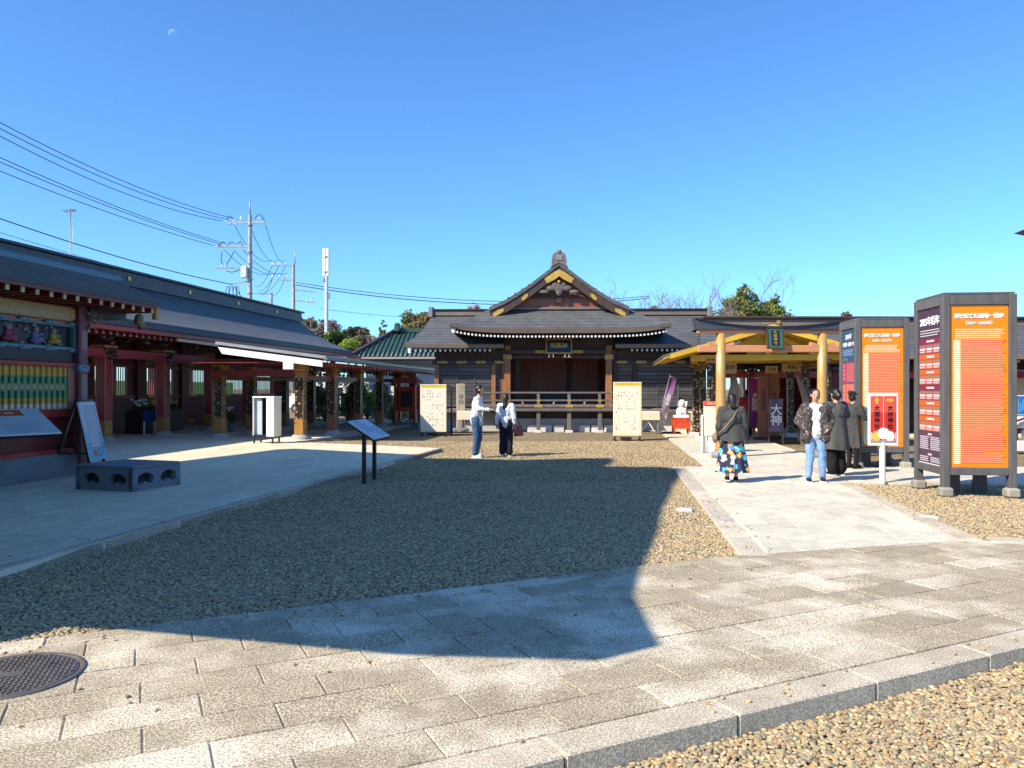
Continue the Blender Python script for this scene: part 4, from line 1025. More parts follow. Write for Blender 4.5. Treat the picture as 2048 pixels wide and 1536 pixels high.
part('head_beam', DKNAVY, lh, LX0+.2, LX1, -.1, .1, 2.26, 2.48); part('tie_beam', RED, lh, LX0+.2, LX1, -.08, .08, 1.98, 2.22, .01)
for x in (-.3, 1.0, 3.9, 5.4, 7.4, 9.4, 11.4, 13.4): 
    p_ = part('post', RED_D, lh, x-.11, x+.11, -.11, .11, 0, 2.5, .01); part('gilt_shoe', GOLD_D, p_, -.125, .125, -.125, .125, -1.25, -.9)
    b = B()
    for q in range(7): b.ell((rnd.uniform(-.14,.14), -.18+rnd.uniform(-.06,.05), 1.02+rnd.uniform(-.1,.16)), (.09,.07,.08), 9, 6)
    b.build('carved_nose', BLOOMS, p_)
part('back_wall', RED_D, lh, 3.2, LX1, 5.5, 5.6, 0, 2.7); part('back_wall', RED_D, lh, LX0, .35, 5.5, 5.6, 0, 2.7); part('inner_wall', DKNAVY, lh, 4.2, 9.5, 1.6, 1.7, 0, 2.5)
part('floor_slab', SLAB_P, lh, LX0, LX1, -.6, 6.8, -.12, .01); part('inner_wall', PLASTER, lh, 9.5, LX1, 1.6, 1.7, .9, 2.4)
part('window_panel', M('window_glass', (.30,.42,.45), .1, .1, 2, 10, 0), lh, 13.9, 15.4, 1.5, 1.58, 1.6, 2.1)

# dressing of the passage: flags, driftwood, banners
def flag(loc, rz, ht, wd, top, bot, lab, txt=None, lean=0):
    f = thing('banner_flag', loc, rz, lab, 'flag', None)
    B().tube([(0,0,0),(0,0,ht+.1)], .012).build('flag_pole', GREY_M, f)
    def fn(i, j):
        z = ht*(1-j*.82); x = .02+wd*i; return Vector((x, .05*math.sin(j*7+i*2), z))
    b = B(); b.grid(fn, 6, 16)
    for q in range(len(b.f)): 
        jj = (q % 16)/15; b.c[q] = tuple(top[k]*(1-jj**2.2)+bot[k]*jj**2.2 for k in range(3))
    b.build('flag_cloth', INK, f)
    if txt: letters(f, txt, wd*.62, WHITE, (.02+wd/2,-.06,ht*.60), line=.9)
    B().tube([(0,0,ht+.02),(wd+.04,0,ht+.02)], .008).build('cross_rod', GREY_M, f)
    f.rotation_euler = (0, lean, rz); return f
flag((*W(1497,800,24.6)[:2],0), R(-4), 1.95, .36, (.32,.02,.20), (.12,.07,.16), 'magenta banner flag standing inside the torii passage', '大\n国\n神')
flag((5.26, 28.15, .0), 0, 2.1, .25, (.16,.05,.17), (.72,.66,.74), 'purple and white banner flag by the black shutters of the stage wing', '福\n神\n楽', lean=R(14))
DRIFT = M('bleached_driftwood', (.30,.235,.18), .8, .5, 5, 40, .5, stretch=(5,5,.7))
def driftwood(loc, pts, rs, lab):
    d = thing('driftwood_trunk', loc, 0, lab, 'driftwood')
    P = [Vector(p_) for p_ in pts]
    B().tube(P, rs, 10).build('trunk', DRIFT, d)
    B().tube([P[1]+Vector((.06,.05,0)), P[2]+Vector((.14,-.04,.1)), P[3]+Vector((.10,0,.05))], [rs[1]*.5,rs[2]*.5,rs[3]*.3], 8).build('limb', DRIFT, d)
    return d
driftwood((*W(1465,872,22.6)[:2],0), [(0,0,0),(.05,0,.6),(-.03,.05,1.2),(.06,0,1.7),(.02,.03,2.05)], [.22,.17,.15,.12,.08], 'gnarled grey driftwood trunk standing behind the gold pillar next to the notice cabinet')
driftwood((*W(1612,880,22.3)[:2],0), [(0,0,0),(-.02,0,.6),(.06,0,1.1),(-.10,0,1.6),(-.26,0,2.0)], [.16,.13,.11,.09,.05], 'pale leaning driftwood trunk between the crested posts')
def plank(px, Yd, wd, ht, txt, lab, mat=WOOD_R, ink=BLACK):
    c = W(px, 800, Yd); s = thing('timber_slab_sign', (c.x, c.y, 0), RZ, lab, 'sign')
    b = B(); n = 12
    L = [(-wd/2+.02*math.sin(k*1.7), k/n*ht) for k in range(n+1)]; Rr = [(wd/2+.02*math.cos(k*2.1), k/n*ht) for k in range(n+1)]
    b.ext([(x,-.03,z) for x,z in L]+[(x,-.03,z) for x,z in reversed(Rr)], (0,.06,0)).build('slab', mat, s, fix=True)
    letters(s, txt, wd*.5, ink, (0,-.035,ht*.62), line=.95)
    B().box((0,.03,.04),(wd+.2,.3,.08),ch=.01).build('foot', WOOD_D, s)
plank(1526, 24.3, .34, 2.0, '招\n福\n開\n運', 'tall red-brown timber slab sign with live edges inside the passage', WOOD_R)
plank(1549, 24.9, .30, 2.15, '奉\n納', 'pale timber slab sign with an orange label inside the passage', WOOD_O)
c = W(1552, 860, 22.6)
hb = thing('lettered_banner', (c.x, c.y, 0), RZ, 'violet grey banner with white brush lettering on a low stand in the passage', 'banner')
def bn(i, j): return Vector(((-.22+.44*i)*(1-.10*j), .03*math.sin(i*6+j*4), .35+.95*j))
B().grid(bn, 8, 10).build('banner_cloth', M('violet_grey_cloth', (.15,.12,.19), .9, .3, 9, 60, .1), hb)
letters(hb, '大\n神', .34, WHITE, (0,-.05,.82), line=.9, bold=.006)
for sx in (-.2,.2): B().bar((sx,.03,0),(sx*.9,.03,1.32),.03).build('stand_leg', WOOD_D, hb)
B().bar((-.24,.03,1.31),(.24,.03,1.31),.03).build('top_rod', WOOD_D, hb)
# white cabinet with an orange header beside the torii
c = G(1424, 905); cab = thing('notice_cabinet', (c.x, c.y, 0), R(-6), 'white notice cabinet with an orange header beside the golden torii', 'cabinet')
part('body', CREAM, cab, -.20, .22, -.08, .10, .42, 1.18, .01); part('skirt_panel', WHITE, cab, -.10, .17, -.06, .06, .0, .42, .01)
part('header', VERM, cab, -.21, .23, -.10, .12, 1.18, 1.29, .01); letters(cab, 'おみくじ', .075, WHITE, (.01,-.102,1.235))
for x in (-.19,.21): part('leg', GREY_M, cab, x-.02, x+.02, -.06, .02, 0, .42)
part('side_leaf', WHITE, cab, -.27, -.225, -.05, .07, .0, .95, .01)

# ================================================================== TALL NOTICE COLUMNS
OR, CORAL, PALE, GRN2, LINE = (.80,.235,.004), (.76,.115,.055), (.80,.76,.50), (.10,.16,.07), (.88,.50,.28)
def table_print(wd, ht):
    r = [(-wd/2,0,wd/2,ht,OR,1)]
    y = ht-.37
    for k in range(5):          # small introductory lines
        a = .04+rnd.random()*.05; b_ = wd-.05-rnd.random()*.1
        x = -wd/2+a
        while x < -wd/2+b_:
            q = rnd.uniform(.015,.05); r.append((x, y, min(x+q,-wd/2+b_), y+.014, (.80,.72,.50), 2)); x += q+.006
        y -= .030
    top = y+.005; n = 60; rh = (top-.05)/n
    r.append((-wd/2+.05, .05, -wd/2+.15, top, PALE, 2))
    for k in range(n):
        z = .05+k*rh; x1 = wd/2-.06-(rnd.random()**3)*.06
        if k == 5: x1 = wd/2-.35
        r.append((-wd/2+.165, z+.004, x1, z+rh-.003, CORAL, 2)); 
        r.append((-wd/2+.165, z+rh-.007, x1, z+rh, LINE, 3))
        for q in range(3):
            r.append((-wd/2+.056+q*.033, z+.010, -wd/2+.056+q*.033+.022, z+rh-.012, GRN2, 3))
        for q in range(14):
            x = -wd/2+.18+q*(x1-(-wd/2+.18))/14+rnd.uniform(0,.012)
            r.append((x, z+.011, x+.010, z+rh-.012, (.50,.06,.02) if rnd.random() < .5 else (.60,.17,.03), 3))
        if rnd.random() < .35: r.append((x1, z+.010, min(wd/2-.02, x1+rnd.uniform(.02,.06)), z+rh-.012, (.45,.01,.0), 3))
    return r
def purple_print(wd, ht):
    PUR = (.075,.035,.060); r = [(-wd/2,0,wd/2,ht,PUR,1)]
    for k in range(3): r.append((-wd/2+.06, ht-.34-k*.04, wd/2-.06-rnd.random()*.15, ht-.325-k*.04, (.6,.56,.6), 2))
    y = ht-.46
    for blk in range(6):
        c = (.22,.025,.06) if blk in (0,3) else (.58,.12,.02)
        r.append((-wd/2+.03, y-.085, wd/2-.03, y, c, 2)); r.append((-.12, y-.06, .16, y-.03, (.75,.6,.6), 3))
        r.append((-wd/2+.03, y-.235, wd/2-.03, y-.09, (.36,.06,.10) if blk in (0,3) else (.55,.10,.05), 2))
        for q in range(3):
            x = -wd/2+.05+q*(wd-.08)/3
            r.append((x, y-.135, x+(wd-.08)/3-.03, y-.105, (.25,.2,.12), 3)); r.append((x, y-.185, x+(wd-.08)/3-.04, y-.15, (.72,.55,.52), 3)); r.append((x, y-.222, x+(wd-.08)/3-.06, y-.197, (.62,.42,.42), 3))
        y -= .245
    for blk in range(2):
        r.append((-.07, y-.06, .07, y-.03, (.6,.5,.58), 2)); y -= .08
        for k in range(7):
            for q in range(2):
                x = -wd/2+.05+q*(wd-.06)/2; r.append((x, y-.018, x+(wd-.06)/2-.04-rnd.random()*.05, y, (.50,.44,.52), 2))
            y -= .031
        y -= .02
    if y > .3:
        r.append((-wd/2+.03, y-.16, wd/2-.03, y, (.60,.12,.02), 2))
        for k in range(2): r.append((-wd/2+.05, y-.07-k*.07, -wd/2+.12, y-.03-k*.07, (.8,.75,.6), 3)); r.append((.0, y-.06-k*.07, .25, y-.03-k*.07, (.8,.6,.5), 3))
    return [(e[0], max(.01, e[1]), e[2], max(.015, e[3]), e[4], e[5]) for e in r if e[3] > .03]
def blue_print(wd, ht):
    r = [(-wd/2,0,wd/2,ht,(.030,.085,.17),1)]
    for k in range(4): r.append((-wd/2+.05, ht-.44-k*.035, wd/2-.1-rnd.random()*.1, ht-.428-k*.035, (.3,.42,.62), 2))
    r.append((-wd/2+.04, ht-.66, -.05, ht-.60, (.12,.14,.13), 2))
    y = ht-.70
    for c, c2, h_ in (((.40,.05,.10),(.55,.14,.16),.42),((.55,.10,.06),(.62,.20,.15),.40),((.05,.10,.28),(.16,.25,.50),.9)):
        h_ = min(h_, y-.05); 
        if h_ < .1: break
        r.append((-wd/2+.03, y-h_, wd/2-.03, y, c, 2)); r.append((-wd/2+.26, y-h_+.02, wd/2-.05, y-.02, c2, 3))
        for k in range(int(h_/.045)): r.append((-wd/2+.27, y-.05-k*.045, wd/2-.06, y-.042-k*.045, c, 4))
        for k in range(8): r.append((-wd/2+.27+k*.055, y-h_+.03, -wd/2+.277+k*.055, y-.03, c, 4))
        for k in range(4): r.append((-wd/2+.07, y-.1-k*.09, -wd/2+.16, y-.04-k*.09, tuple(min(1,x*1.6+.1) for x in c), 3))
        y -= h_+.03
    return r
PW = M('grey_stained_posts', (.105,.100,.098), .75, .35, 3, 70, .35, stretch=(4,4,.5))
def column(loc, rz, side, lab):
    S, Ht = .95, 3.06
    c = thing('notice_column', (loc[0], loc[1], -.03), rz, lab, 'notice board', 'tall notice columns')
    for x in (0, S):
        for y in (0, S):
            p_ = B().box((0,0,0),(.11,.11,Ht-.12),ch=.008).build('post', PW, c, (x,y,.12+(Ht-.12)/2))
            B().box((0,0,-Ht/2+.01),(.20,.19,.15),ch=.03).build('base_stone', M('rough_footing', (.30,.27,.22), .9, .3, 6, 60, .5), p_)
    for a in (0, S):
        part('top_rail', PW, c, .057, S-.057, a-.05, a+.05, Ht-.16, Ht-.01, .006); part('top_rail', PW, c, a-.05, a+.05, .057, S-.057, Ht-.16, Ht-.01, .006)
        part('bottom_rail', PW, c, .057, S-.057, a-.05, a+.05, .33, .44, .006); part('bottom_rail', PW, c, a-.05, a+.05, .057, S-.057, .33, .44, .006)
    for x in (.22,.62): part('inner_plank', PW, c, x, x+.2, .45, .49, .0, .5)
    part('cap_board', PW, c, -.03, S+.03, -.03, S+.03, Ht, Ht+.03)
    wd, ht = S-.12, Ht-.16-.44-.02
    # front: orange table of names
    fa = part('front_panel', WHITE, c, .057, S-.057, -.02, .02, .445, Ht-.165)
    printed('table_print', fa, table_print(wd, ht), INK, (0,-.022,-ht/2))
    letters(fa, '辰巳空亡該当者一覧表', .076, WHITE, (0,-.028,ht/2-.16), bold=.0035, spacing=.86); letters(fa, '（2024～2025年）', .062, WHITE, (0,-.028,ht/2-.265), bold=.002, spacing=.9)
    fb = part('side_panel', WHITE, c, -.02, .02, .057, S-.057, .445, Ht-.165)
    rot = (R(90),0,R(-90))
    if side == 'purple':
        printed('table_print', fb, purple_print(wd, ht), INK, (-.022,0,-ht/2), rot); letters(fb, '2025年厄年', .15, WHITE, (-.028,0,ht/2-.2), rot, bold=.004, spacing=.9)
    else:
        printed('table_print', fb, blue_print(wd, ht), INK, (-.022,0,-ht/2), rot); letters(fb, '2025年', .13, WHITE, (-.028,0,ht/2-.16), rot, bold=.004); letters(fb, '八方除・星まつり', .092, WHITE, (-.028,0,ht/2-.32), rot, bold=.003)
    part('side_panel', PW, c, S-.02, S+.02, .057, S-.057, .445, Ht-.165); part('rear_panel', PW, c, .057, S-.057, S-.02, S+.02, .445, Ht-.165)
    return c
g1 = G(1890, 989); column((g1.x, g1.y), R(-6), 'purple', 'tall square notice column with an orange name table and a purple side')
g2 = (7.12, 15.85); column(g2, R(-6), 'blue', 'tall square notice column with an orange name table and a blue side')
# red direction sign on a white post
c = G(1765, 968, -.03); rs_ = thing('direction_sign', (c.x, c.y, -.03), R(-4), 'red direction sign with two columns of black characters on a white post', 'sign')
B().cyl((0,0,0), .048, .72, 16).build('post', WHITE, rs_)
bd = B().box((0,0,0),(.50,.035,.90),ch=.006).build('board', WHITE, rs_, (0,-.02,1.11))
RD = (.58,.035,.03); RD2 = (.66,.10,.07)
pr_ = [(-.215,-.36,-.004,.40,RD,1),(.004,-.36,.215,.40,RD,1),(-.215,.12,-.004,.40,RD2,2),(.004,.12,.215,.40,RD2,2)]
ARW = (.80,.42,.06)
pr_ += [('poly',[(-.13,.27),(-.09,.27),(-.09,.32),(-.065,.32),(-.11,.385),(-.155,.32),(-.13,.32)],ARW,3), ('poly',[(.05,.31),(.115,.31),(.115,.285),(.175,.33),(.115,.375),(.115,.35),(.05,.35)],ARW,3)]
def oval(x, y, a, b_, c_, l): return ('poly',[(x+a*math.cos(k*math.pi/12), y+b_*math.sin(k*math.pi/12)) for k in range(24)], c_, l)
pr_ += [oval(-.12,-.29,.075,.09,(.75,.50,.10),3), oval(.11,-.29,.075,.09,(.80,.78,.74),3), oval(-.0,-.24,.10,.10,(.82,.80,.74),4), (-.215,-.40,.215,-.365,(.25,.30,.36),3), (-.205,-.35,-.195,-.22,(.8,.8,.8),3), (.195,-.35,.205,-.22,(.8,.8,.8),3)]
printed('sign_print', bd, pr_, INK, (0,-.019,0))
letters(bd, '大\n国\n神\n社', .092, BLACK, (-.11,-.026,.035), line=1.12, bold=.0012); letters(bd, '大\n杉\n神\n社', .092, BLACK, (.11,-.026,.035), line=1.12, bold=.0012)
for z in (-.36,-.30): B().box((0,.03,z),(.12,.03,.03)).build('clamp', GREY_M, bd)
# right margin: stone wall, blue poster, eave corner of a hall standing outside the frame
c = G(2052, 905); sw = thing('stone_wall', (c.x, c.y, 0), R(-12), 'pale rough stone wall with a slanted handrail beyond the notice columns', 'wall')
for k in range(3):
    for q in range(4): B().box((0,0,0),(.60+rnd.uniform(-.04,.02),.5,.29),ch=.05).build('stone', STONE_W, sw, (.1+q*.63+(k % 2)*.3, .3, .13+k*.31), (0,0,rnd.uniform(-.03,.03)))
B().bar((-.35,-.05,.75),(.35,-.05,1.02),.05).build('handrail', RED_D, sw)
c = W(2036, 812, 22.0); bp = thing('blue_poster', (c.x, c.y, 0), R(-5), 'blue poster on a board beside the red hall', 'poster')
part('board', WHITE, bp, -.05, .62, 0, .03, .85, 1.42); printed('poster_print', bp, [(-.03,.87,.60,1.40,(.02,.14,.42),1)]+[(rnd.uniform(0,.5),rnd.uniform(.9,1.3),0,0,(.2,.5,.7),2) for k in range(0)]+[(x_*.06,.9+(x_%3)*.05,x_*.06+.03,1.3-(x_%2)*.1,(.12,.34,.6),2) for x_ in range(9)], INK, (0,-.002,0))
for x in (0,.56): part('leg', DKMETAL, bp, x-.02, x+.02, .03, .06, 0, 1.4)
ov = thing('side_hall', (*W(2330, 700, 24)[:2], 0), R(-8), 'hall with a deep upturned grey eave at the far end of the cross path', 'shrine building')
c0 = W(2027, 470, 24.0); lx = c0.x-ov.location.x; 
Mi = Matrix.Rotation(R(8), 4, 'Z'); cl = Mi @ Vector((c0.x-ov.location.x, c0.y-ov.location.y, 0))
B().ext([(cl.x,cl.y,6.45),(cl.x+.8,cl.y,6.62),(cl.x+9,cl.y,6.75),(cl.x+9,cl.y,6.45),(cl.x+.9,cl.y,6.33),(cl.x+.35,cl.y,6.36)], (0,-8,0)).build('eave_edge', BROWN_F, ov, fix=True)
B().ext([(cl.x+.8,cl.y-.1,6.62),(cl.x+5,cl.y-3,9.2),(cl.x+9,cl.y-.1,6.75)], (0,-5,0)).build('roof_slope', ROOF, ov, fix=True)
part('soffit', WOOD_D, ov, cl.x+.3, cl.x+9, cl.y-8, cl.y-.1, 6.2, 6.33); part('wall', RED_D, ov, cl.x+1.6, cl.x+8, cl.y-7, cl.y-1.6, 0, 6.2)
part('base', STONE_D, ov, cl.x+1.4, cl.x+8.2, cl.y-7.2, cl.y-1.4, 0, .5)
# ================================================================== THINGS IN THE COURT
# poster boards with little coloured charms
def poster_board(px, py, wd, ht, lab, rz):
    c = G(px, py, -.04); s = thing('poster_board', (c.x, c.y, -.04), rz, lab, 'notice board', 'cream poster boards before the stage hall')
    bd = B().box((0,0,0),(wd,.04,ht),ch=.008).build('board', WHITE, s, (0,0,.14+ht/2))
    CR, YL = (.80,.72,.42), (.75,.55,.04)
    r = [(-wd/2+.012,-ht/2+.012,wd/2-.012,ht/2-.012,CR,1),(-wd/2+.05,-ht/2+.07,wd/2-.05,ht/2-.14,(.80,.76,.60),2),(-wd/2+.012,ht/2-.12,wd/2-.012,ht/2-.012,YL,2)]
    for k in range(9): r.append((-wd/2+.08+k*.08, ht/2-.075, -wd/2+.08+k*.08+rnd.uniform(.02,.05), ht/2-.045, (.25,.16,.05), 3))
    cs = [(.05,.05,.05),(.55,.05,.03),(.60,.20,.03),(.05,.12,.06),(.35,.06,.25),(.10,.10,.30),(.55,.40,.05)]
    for row in range(13):
        y = ht/2-.22-row*(ht-.36)/13
        for k in range(9):
            if rnd.random() < (.12,.5,.75,.35,.15,.3,.6,.1,.25,.4,.5,.3,.45)[row]:
                x = -wd/2+.09+k*(wd-.15)/9; q = rnd.uniform(.008,.018); hh = rnd.uniform(.012,.028)
                r.append((x-q, y-hh, x+q, y+hh, rnd.choice(cs), 3)); r.append((x-.025, y-hh-.020, x+.025, y-hh-.013, (.45,.40,.30), 3))
    printed('poster_print', bd, r, INK, (0,-.022,0))
    for x in (-wd/2+.05, wd/2-.05):
        part('leg', DKMETAL, s, x-.025, x+.025, .022, .07, 0, 1.2); part('foot', DKMETAL, s, x-.03, x+.03, -.22, .30, 0, .04)
    part('foot_weight', DKMETAL, s, -.22, .12, -.1, .1, .02, .11, .01)
    return s
poster_board(867, 872, .92, 1.66, 'cream poster board of coloured charms, half shaded, by the small red shrine', R(-2))
poster_board(1255, 881, .90, 1.72, 'cream poster board of coloured charms, fully sunlit, before the black shutters', R(-1))
# black inverted-U frame
c = G(903, 870, -.04); fr_ = thing('pipe_frame', (c.x, c.y, -.04), R(0), 'thin black bent pipe frame behind the half shaded poster board', 'frame')
B().tube([(-.55,0,0),(-.55,0,1.6),(-.5,0,1.72),(-.42,0,1.76),(-.1,0,1.76),(-.03,0,1.72),(.0,0,1.62),(0,0,0)], .028, 8).build('pipe', DKMETAL, fr_)
B().bar((-.75,0,.02),(.7,0,.02),.05,.03).build('ground_bar', DKMETAL, fr_)
# stone pillar
c = G(923, 862); sp_ = thing('stone_monument', (c.x, 29.0, 0), R(6), 'upright inscribed stone monument beside the stage railing', 'monument')
B().box((0,0,.95),(.34,.26,1.7),ch=.03).build('shaft', M('tan_stone', (.36,.29,.22), .85, .25, 4, 60, .4), sp_); B().box((0,0,.05),(.6,.5,.14),ch=.03).build('plinth', STONE_D, sp_)
letters(sp_, '奉\n納', .2, STONE_D, (0,-.135,1.2), line=.95)
# small red shrine
c = (-4.62, 34.0); rsn = thing('small_red_shrine', (*c, 0), R(-6), 'tiny red roofed shrine on red posts beside the porch', 'small shrine')
sm_roof = M('salmon_red_roof', (.60,.10,.085), .5, .15, 3, 40, .1)
for sg in (-1, 1): B().ext([(0,-.55,2.35),(sg*.62,-.55,1.86),(sg*.62,-.55,1.76),(0,-.55,2.25)], (0,1.2,0)).build('roof_slope', sm_roof, rsn, fix=True)
B().ext([(-.62,-.6,1.84),(-.5,-.62,2.1),(.5,-.62,2.1),(.62,-.6,1.84)], (0,.06,0)).build('roof_front', sm_roof, rsn, fix=True)
for x in (-.42,.42):
    for y in (-.42,.42): part('post', VERM, rsn, x-.05, x+.05, y-.05, y+.05, .1, 1.85)
part('shrine_box', VERM, rsn, -.36, .36, -.2, .5, .7, 1.7, .01); part('shrine_door', WOOD_D, rsn, -.26, .26, -.23, -.2, .8, 1.5); part('step', STONE_D, rsn, -.6, .6, -.6, .6, -.1, .12, .02)
part('offering_ledge', VERM, rsn, -.45, .45, -.5, -.2, .62, .70)
st = thing('standing_stone', (*W(884, 800, 30.5)[:2], 0), 0, 'grey pointed standing stone behind the half shaded poster board', 'stone')
B().ext([(-.3,-.1,0),(.28,-.1,0),(.24,-.1,1.7),(.18,-.1,2.25),(-.22,-.1,1.85)], (0,.25,0)).build('stone', STONE_D, st, fix=True)
def rock(px, py, r, lab):
    c = G(px, py, -.04); b = B().ell((0,0,r*.4),(r*1.3,r,r*.75),12,8)
    v = [Vector(q) for q in b.v]; b.v = [tuple(q*(1+.18*math.sin(q.x*23+q.z*17)*math.cos(q.y*19))) for q in v]
    tag(b.build('rock', STONE_W, None, (c.x, c.y, -.04)), lab, 'rock')
rock(832, 845, .28, 'pale rounded garden rock beside the post of the small red shrine')
rock(822, 849, .22, 'low pale garden rock at the end of the porch kerb')
# cream tables before the wings
def table(px, wd, Yd, lab, dep=.5):
    c = W(px, 830, Yd); s = thing('trestle_table', (c.x, Yd, 0), R(-1.5), lab, 'table', 'cream tables before the stage wings')
    part('table_top', CREAM, s, -wd/2, wd/2, -dep/2, dep/2, .74, .78, .005); part('cloth_front', CREAM, s, -wd/2, wd/2, -dep/2-.02, -dep/2-.005, .47, .765)
    for x in (-wd/2+.06, wd/2-.06):
        for y in (-dep/2+.06, dep/2-.06): part('leg', GREY_M, s, x-.015, x+.015, y-.015, y+.015, 0, .74)
    B().bar((-wd/2+.08,.1,.05),(wd/2-.08,.1,.70),.02).build('brace', GREY_M, s)
table(941, .95, 28.6, 'cream fronted trestle table behind the man in blue jeans')
table(1298, .70, 28.3, 'cream fronted trestle table beside the fully sunlit poster board')
table(1389, .34, 27.9, 'narrow cream fronted table by the crested passage posts')
for k, (x, lab) in enumerate(((-.05,'white folded trestle leaning against the base of the stage wing'),)):
    tr = thing('folded_trestle', (W(1320,850,28.6).x, 28.75, 0), 0, lab, 'trestle')
    for q in range(3): B().bar((-.55+q*.22,0,.62),(-.2+q*.22,-.1,.02),.04,.03).build('trestle_bar', WHITE, tr)
# white statue on a red stand
c = W(1362, 862, 28.4); ws = thing('red_stand', (c.x, 28.4, 0), R(-2), 'small bright red wooden stand carrying a white statue', 'stand')
for x in (-.27,.27):
    for y in (-.18,.18): part('leg', VERM, ws, x-.03, x+.03, y-.03, y+.03, 0, .50)
part('top', VERM, ws, -.32, .32, -.23, .23, .50, .54, .006); part('front_panel', VERM, ws, -.24, .24, -.20, -.17, .18, .42, .006); part('rail', VERM, ws, -.24, .24, -.215, -.20, .40, .46); part('rail', VERM, ws, -.24, .24, -.215, -.20, .14, .20)
stt = thing('white_statue', (c.x, 28.4, .54), R(-2), 'white seated stone figure with a dark cap on the red stand', 'statue')
b = B().ell((0,0,.2),(.20,.18,.24),18,12).ell((0,-.02,.52),(.17,.16,.17),18,12).ell((-.13,-.06,.22),(.07,.09,.18)).ell((.13,-.06,.22),(.07,.09,.18)).cap((.15,-.05,.38),.05,(.19,-.10,.56),.05).cap((-.13,-.1,.3),.05,(-.05,-.19,.2),.05).ell((0,-.17,.50),(.05,.04,.035))
me = remesh(b, 'figure', PORC, .014, 3); link('figure', me, stt)
part('pedestal', PORC, stt, -.26, .26, -.2, .2, 0, .10, .01); B().ell((0,0,.69),(.10,.10,.06)).build('cap', DKMETAL, stt)
for x in (-.06,.06): B().ell((x,-.165,.56),(.014,.01,.018),8,6).build('eye', BLACK, stt)
B().bar((.05,-.2,.36),(.10,-.19,.39),.02).build('sash', DKMETAL, stt)
# white booth on the terrace
c = G(533, 886, ZT); bo = thing('display_cabinet', (c.x, c.y, ZT), R(-14), 'white open fronted display cabinet on thin black legs before the porch', 'cabinet')
part('side_panel', WHITE, bo, -.32, -.29, -.2, .2, .22, 1.30, .006); part('side_panel', WHITE, bo, .12, .36, -.205, -.19, .20, 1.30, .006); part('side_panel', CREAM, bo, .33, .36, -.19, .2, .2, 1.3, .006)
part('top', WHITE, bo, -.33, .37, -.21, .21, 1.30, 1.34, .006); part('back_panel', BLACK, bo, -.29, .33, .16, .19, .22, 1.30); part('inner_leaf', M('pale_blue_panel', (.42,.50,.58), .4, .1, 3, 30, .02), bo, -.26, -.06, -.12, -.10, .24, 1.28)
part('shelf', BLACK, bo, -.29, .12, -.18, .18, .22, .25); part('jamb', BLACK, bo, -.05, -.03, -.15, -.12, .24, 1.28); part('inner_shelf', DKMETAL, bo, -.03, .12, -.1, .15, .72, .74)
for x in (-.29,.30):
    for y in (-.17,.17): part('leg', BLACK, bo, x-.02, x+.02, y-.02, y+.02, 0, .22)
# slanted reading board on two black posts
def tilt_board(loc, rz, wd, dep, zc_, tilt, posts, lab, ink, frame=DKMETAL):
    s = thing('reading_board', (*loc, ZT if loc[0] < -6 else -.04), rz, lab, 'information board')
    bd = B().box((0,0,0),(wd,dep,.03),ch=.006).build('panel', WHITE, s, (0,0,zc_)); bd.rotation_euler = (tilt,0,0)
    B().box((0,0,-.03),(wd+.03,dep+.03,.03)).build('tray', frame, bd)
    printed('text_print', bd, ink, INK, (0,0,.016), (0,0,0))
    for x in posts: part('post', frame, s, x-.035, x+.035, -.03, .03, 0, zc_-.03)
    return s
def text_rows(x0, x1, y0, y1, rows, c=(.12,.13,.16), lay=2, h=.4):
    out = []; dy = (y1-y0)/rows
    for k in range(rows):
        x = x0; e = x1-rnd.random()*(x1-x0)*.2; y = y1-(k+.7)*dy
        while x < e:
            q = rnd.uniform(.015,.05); out.append((x, y, min(x+q,e), y+dy*h, c, lay)); x += q+.012
    return out
PB = (.44,.50,.60)
gA, gB = G(727,968,-.04), G(750,958,-.04); mid = (gA+gB)/2
rzb = math.atan2(gB.y-gA.y, gB.x-gA.x)
tilt_board((mid.x, mid.y), rzb, 1.02, .55, .93, R(33), (-.33,.33), 'slanted pale blue reading board on two black posts at the terrace kerb', [(-.50,-.265,.50,.265,PB,1)]+text_rows(-.42,.1,-.1,.2,7)+text_rows(.1,.45,-.22,.05,6)+[(-.42,.21,-.1,.235,(.1,.12,.2),2)])
# big slanted plan table at the left edge
tb = tilt_board((-8.15, 11.55), math.atan2(.85,.53), 2.3, .86, 1.03, R(26), (-.95,.2), 'large slanted white plan board with a small orange label before the carved gate', [(-1.14,-.42,1.14,.42,(.52,.57,.60),1),(.45,.18,.85,.38,(.55,.10,.03),2),(.58,.25,.72,.29,(.7,.6,.5),3)]+sum([text_rows(a+.06,a+.62,b_+.04,b_+.34,9,(.34,.38,.42)) for a in (-1.1,-.38,.34) for b_ in (-.41,-.05) if not (a > .3 and b_ > -.1)], [])+[(-1.1,-.045,1.1,-.035,(.66,.70,.72),2),(-.36,-.4,-.35,.4,(.66,.70,.72),2),(.36,-.4,.37,.4,(.66,.70,.72),2)])
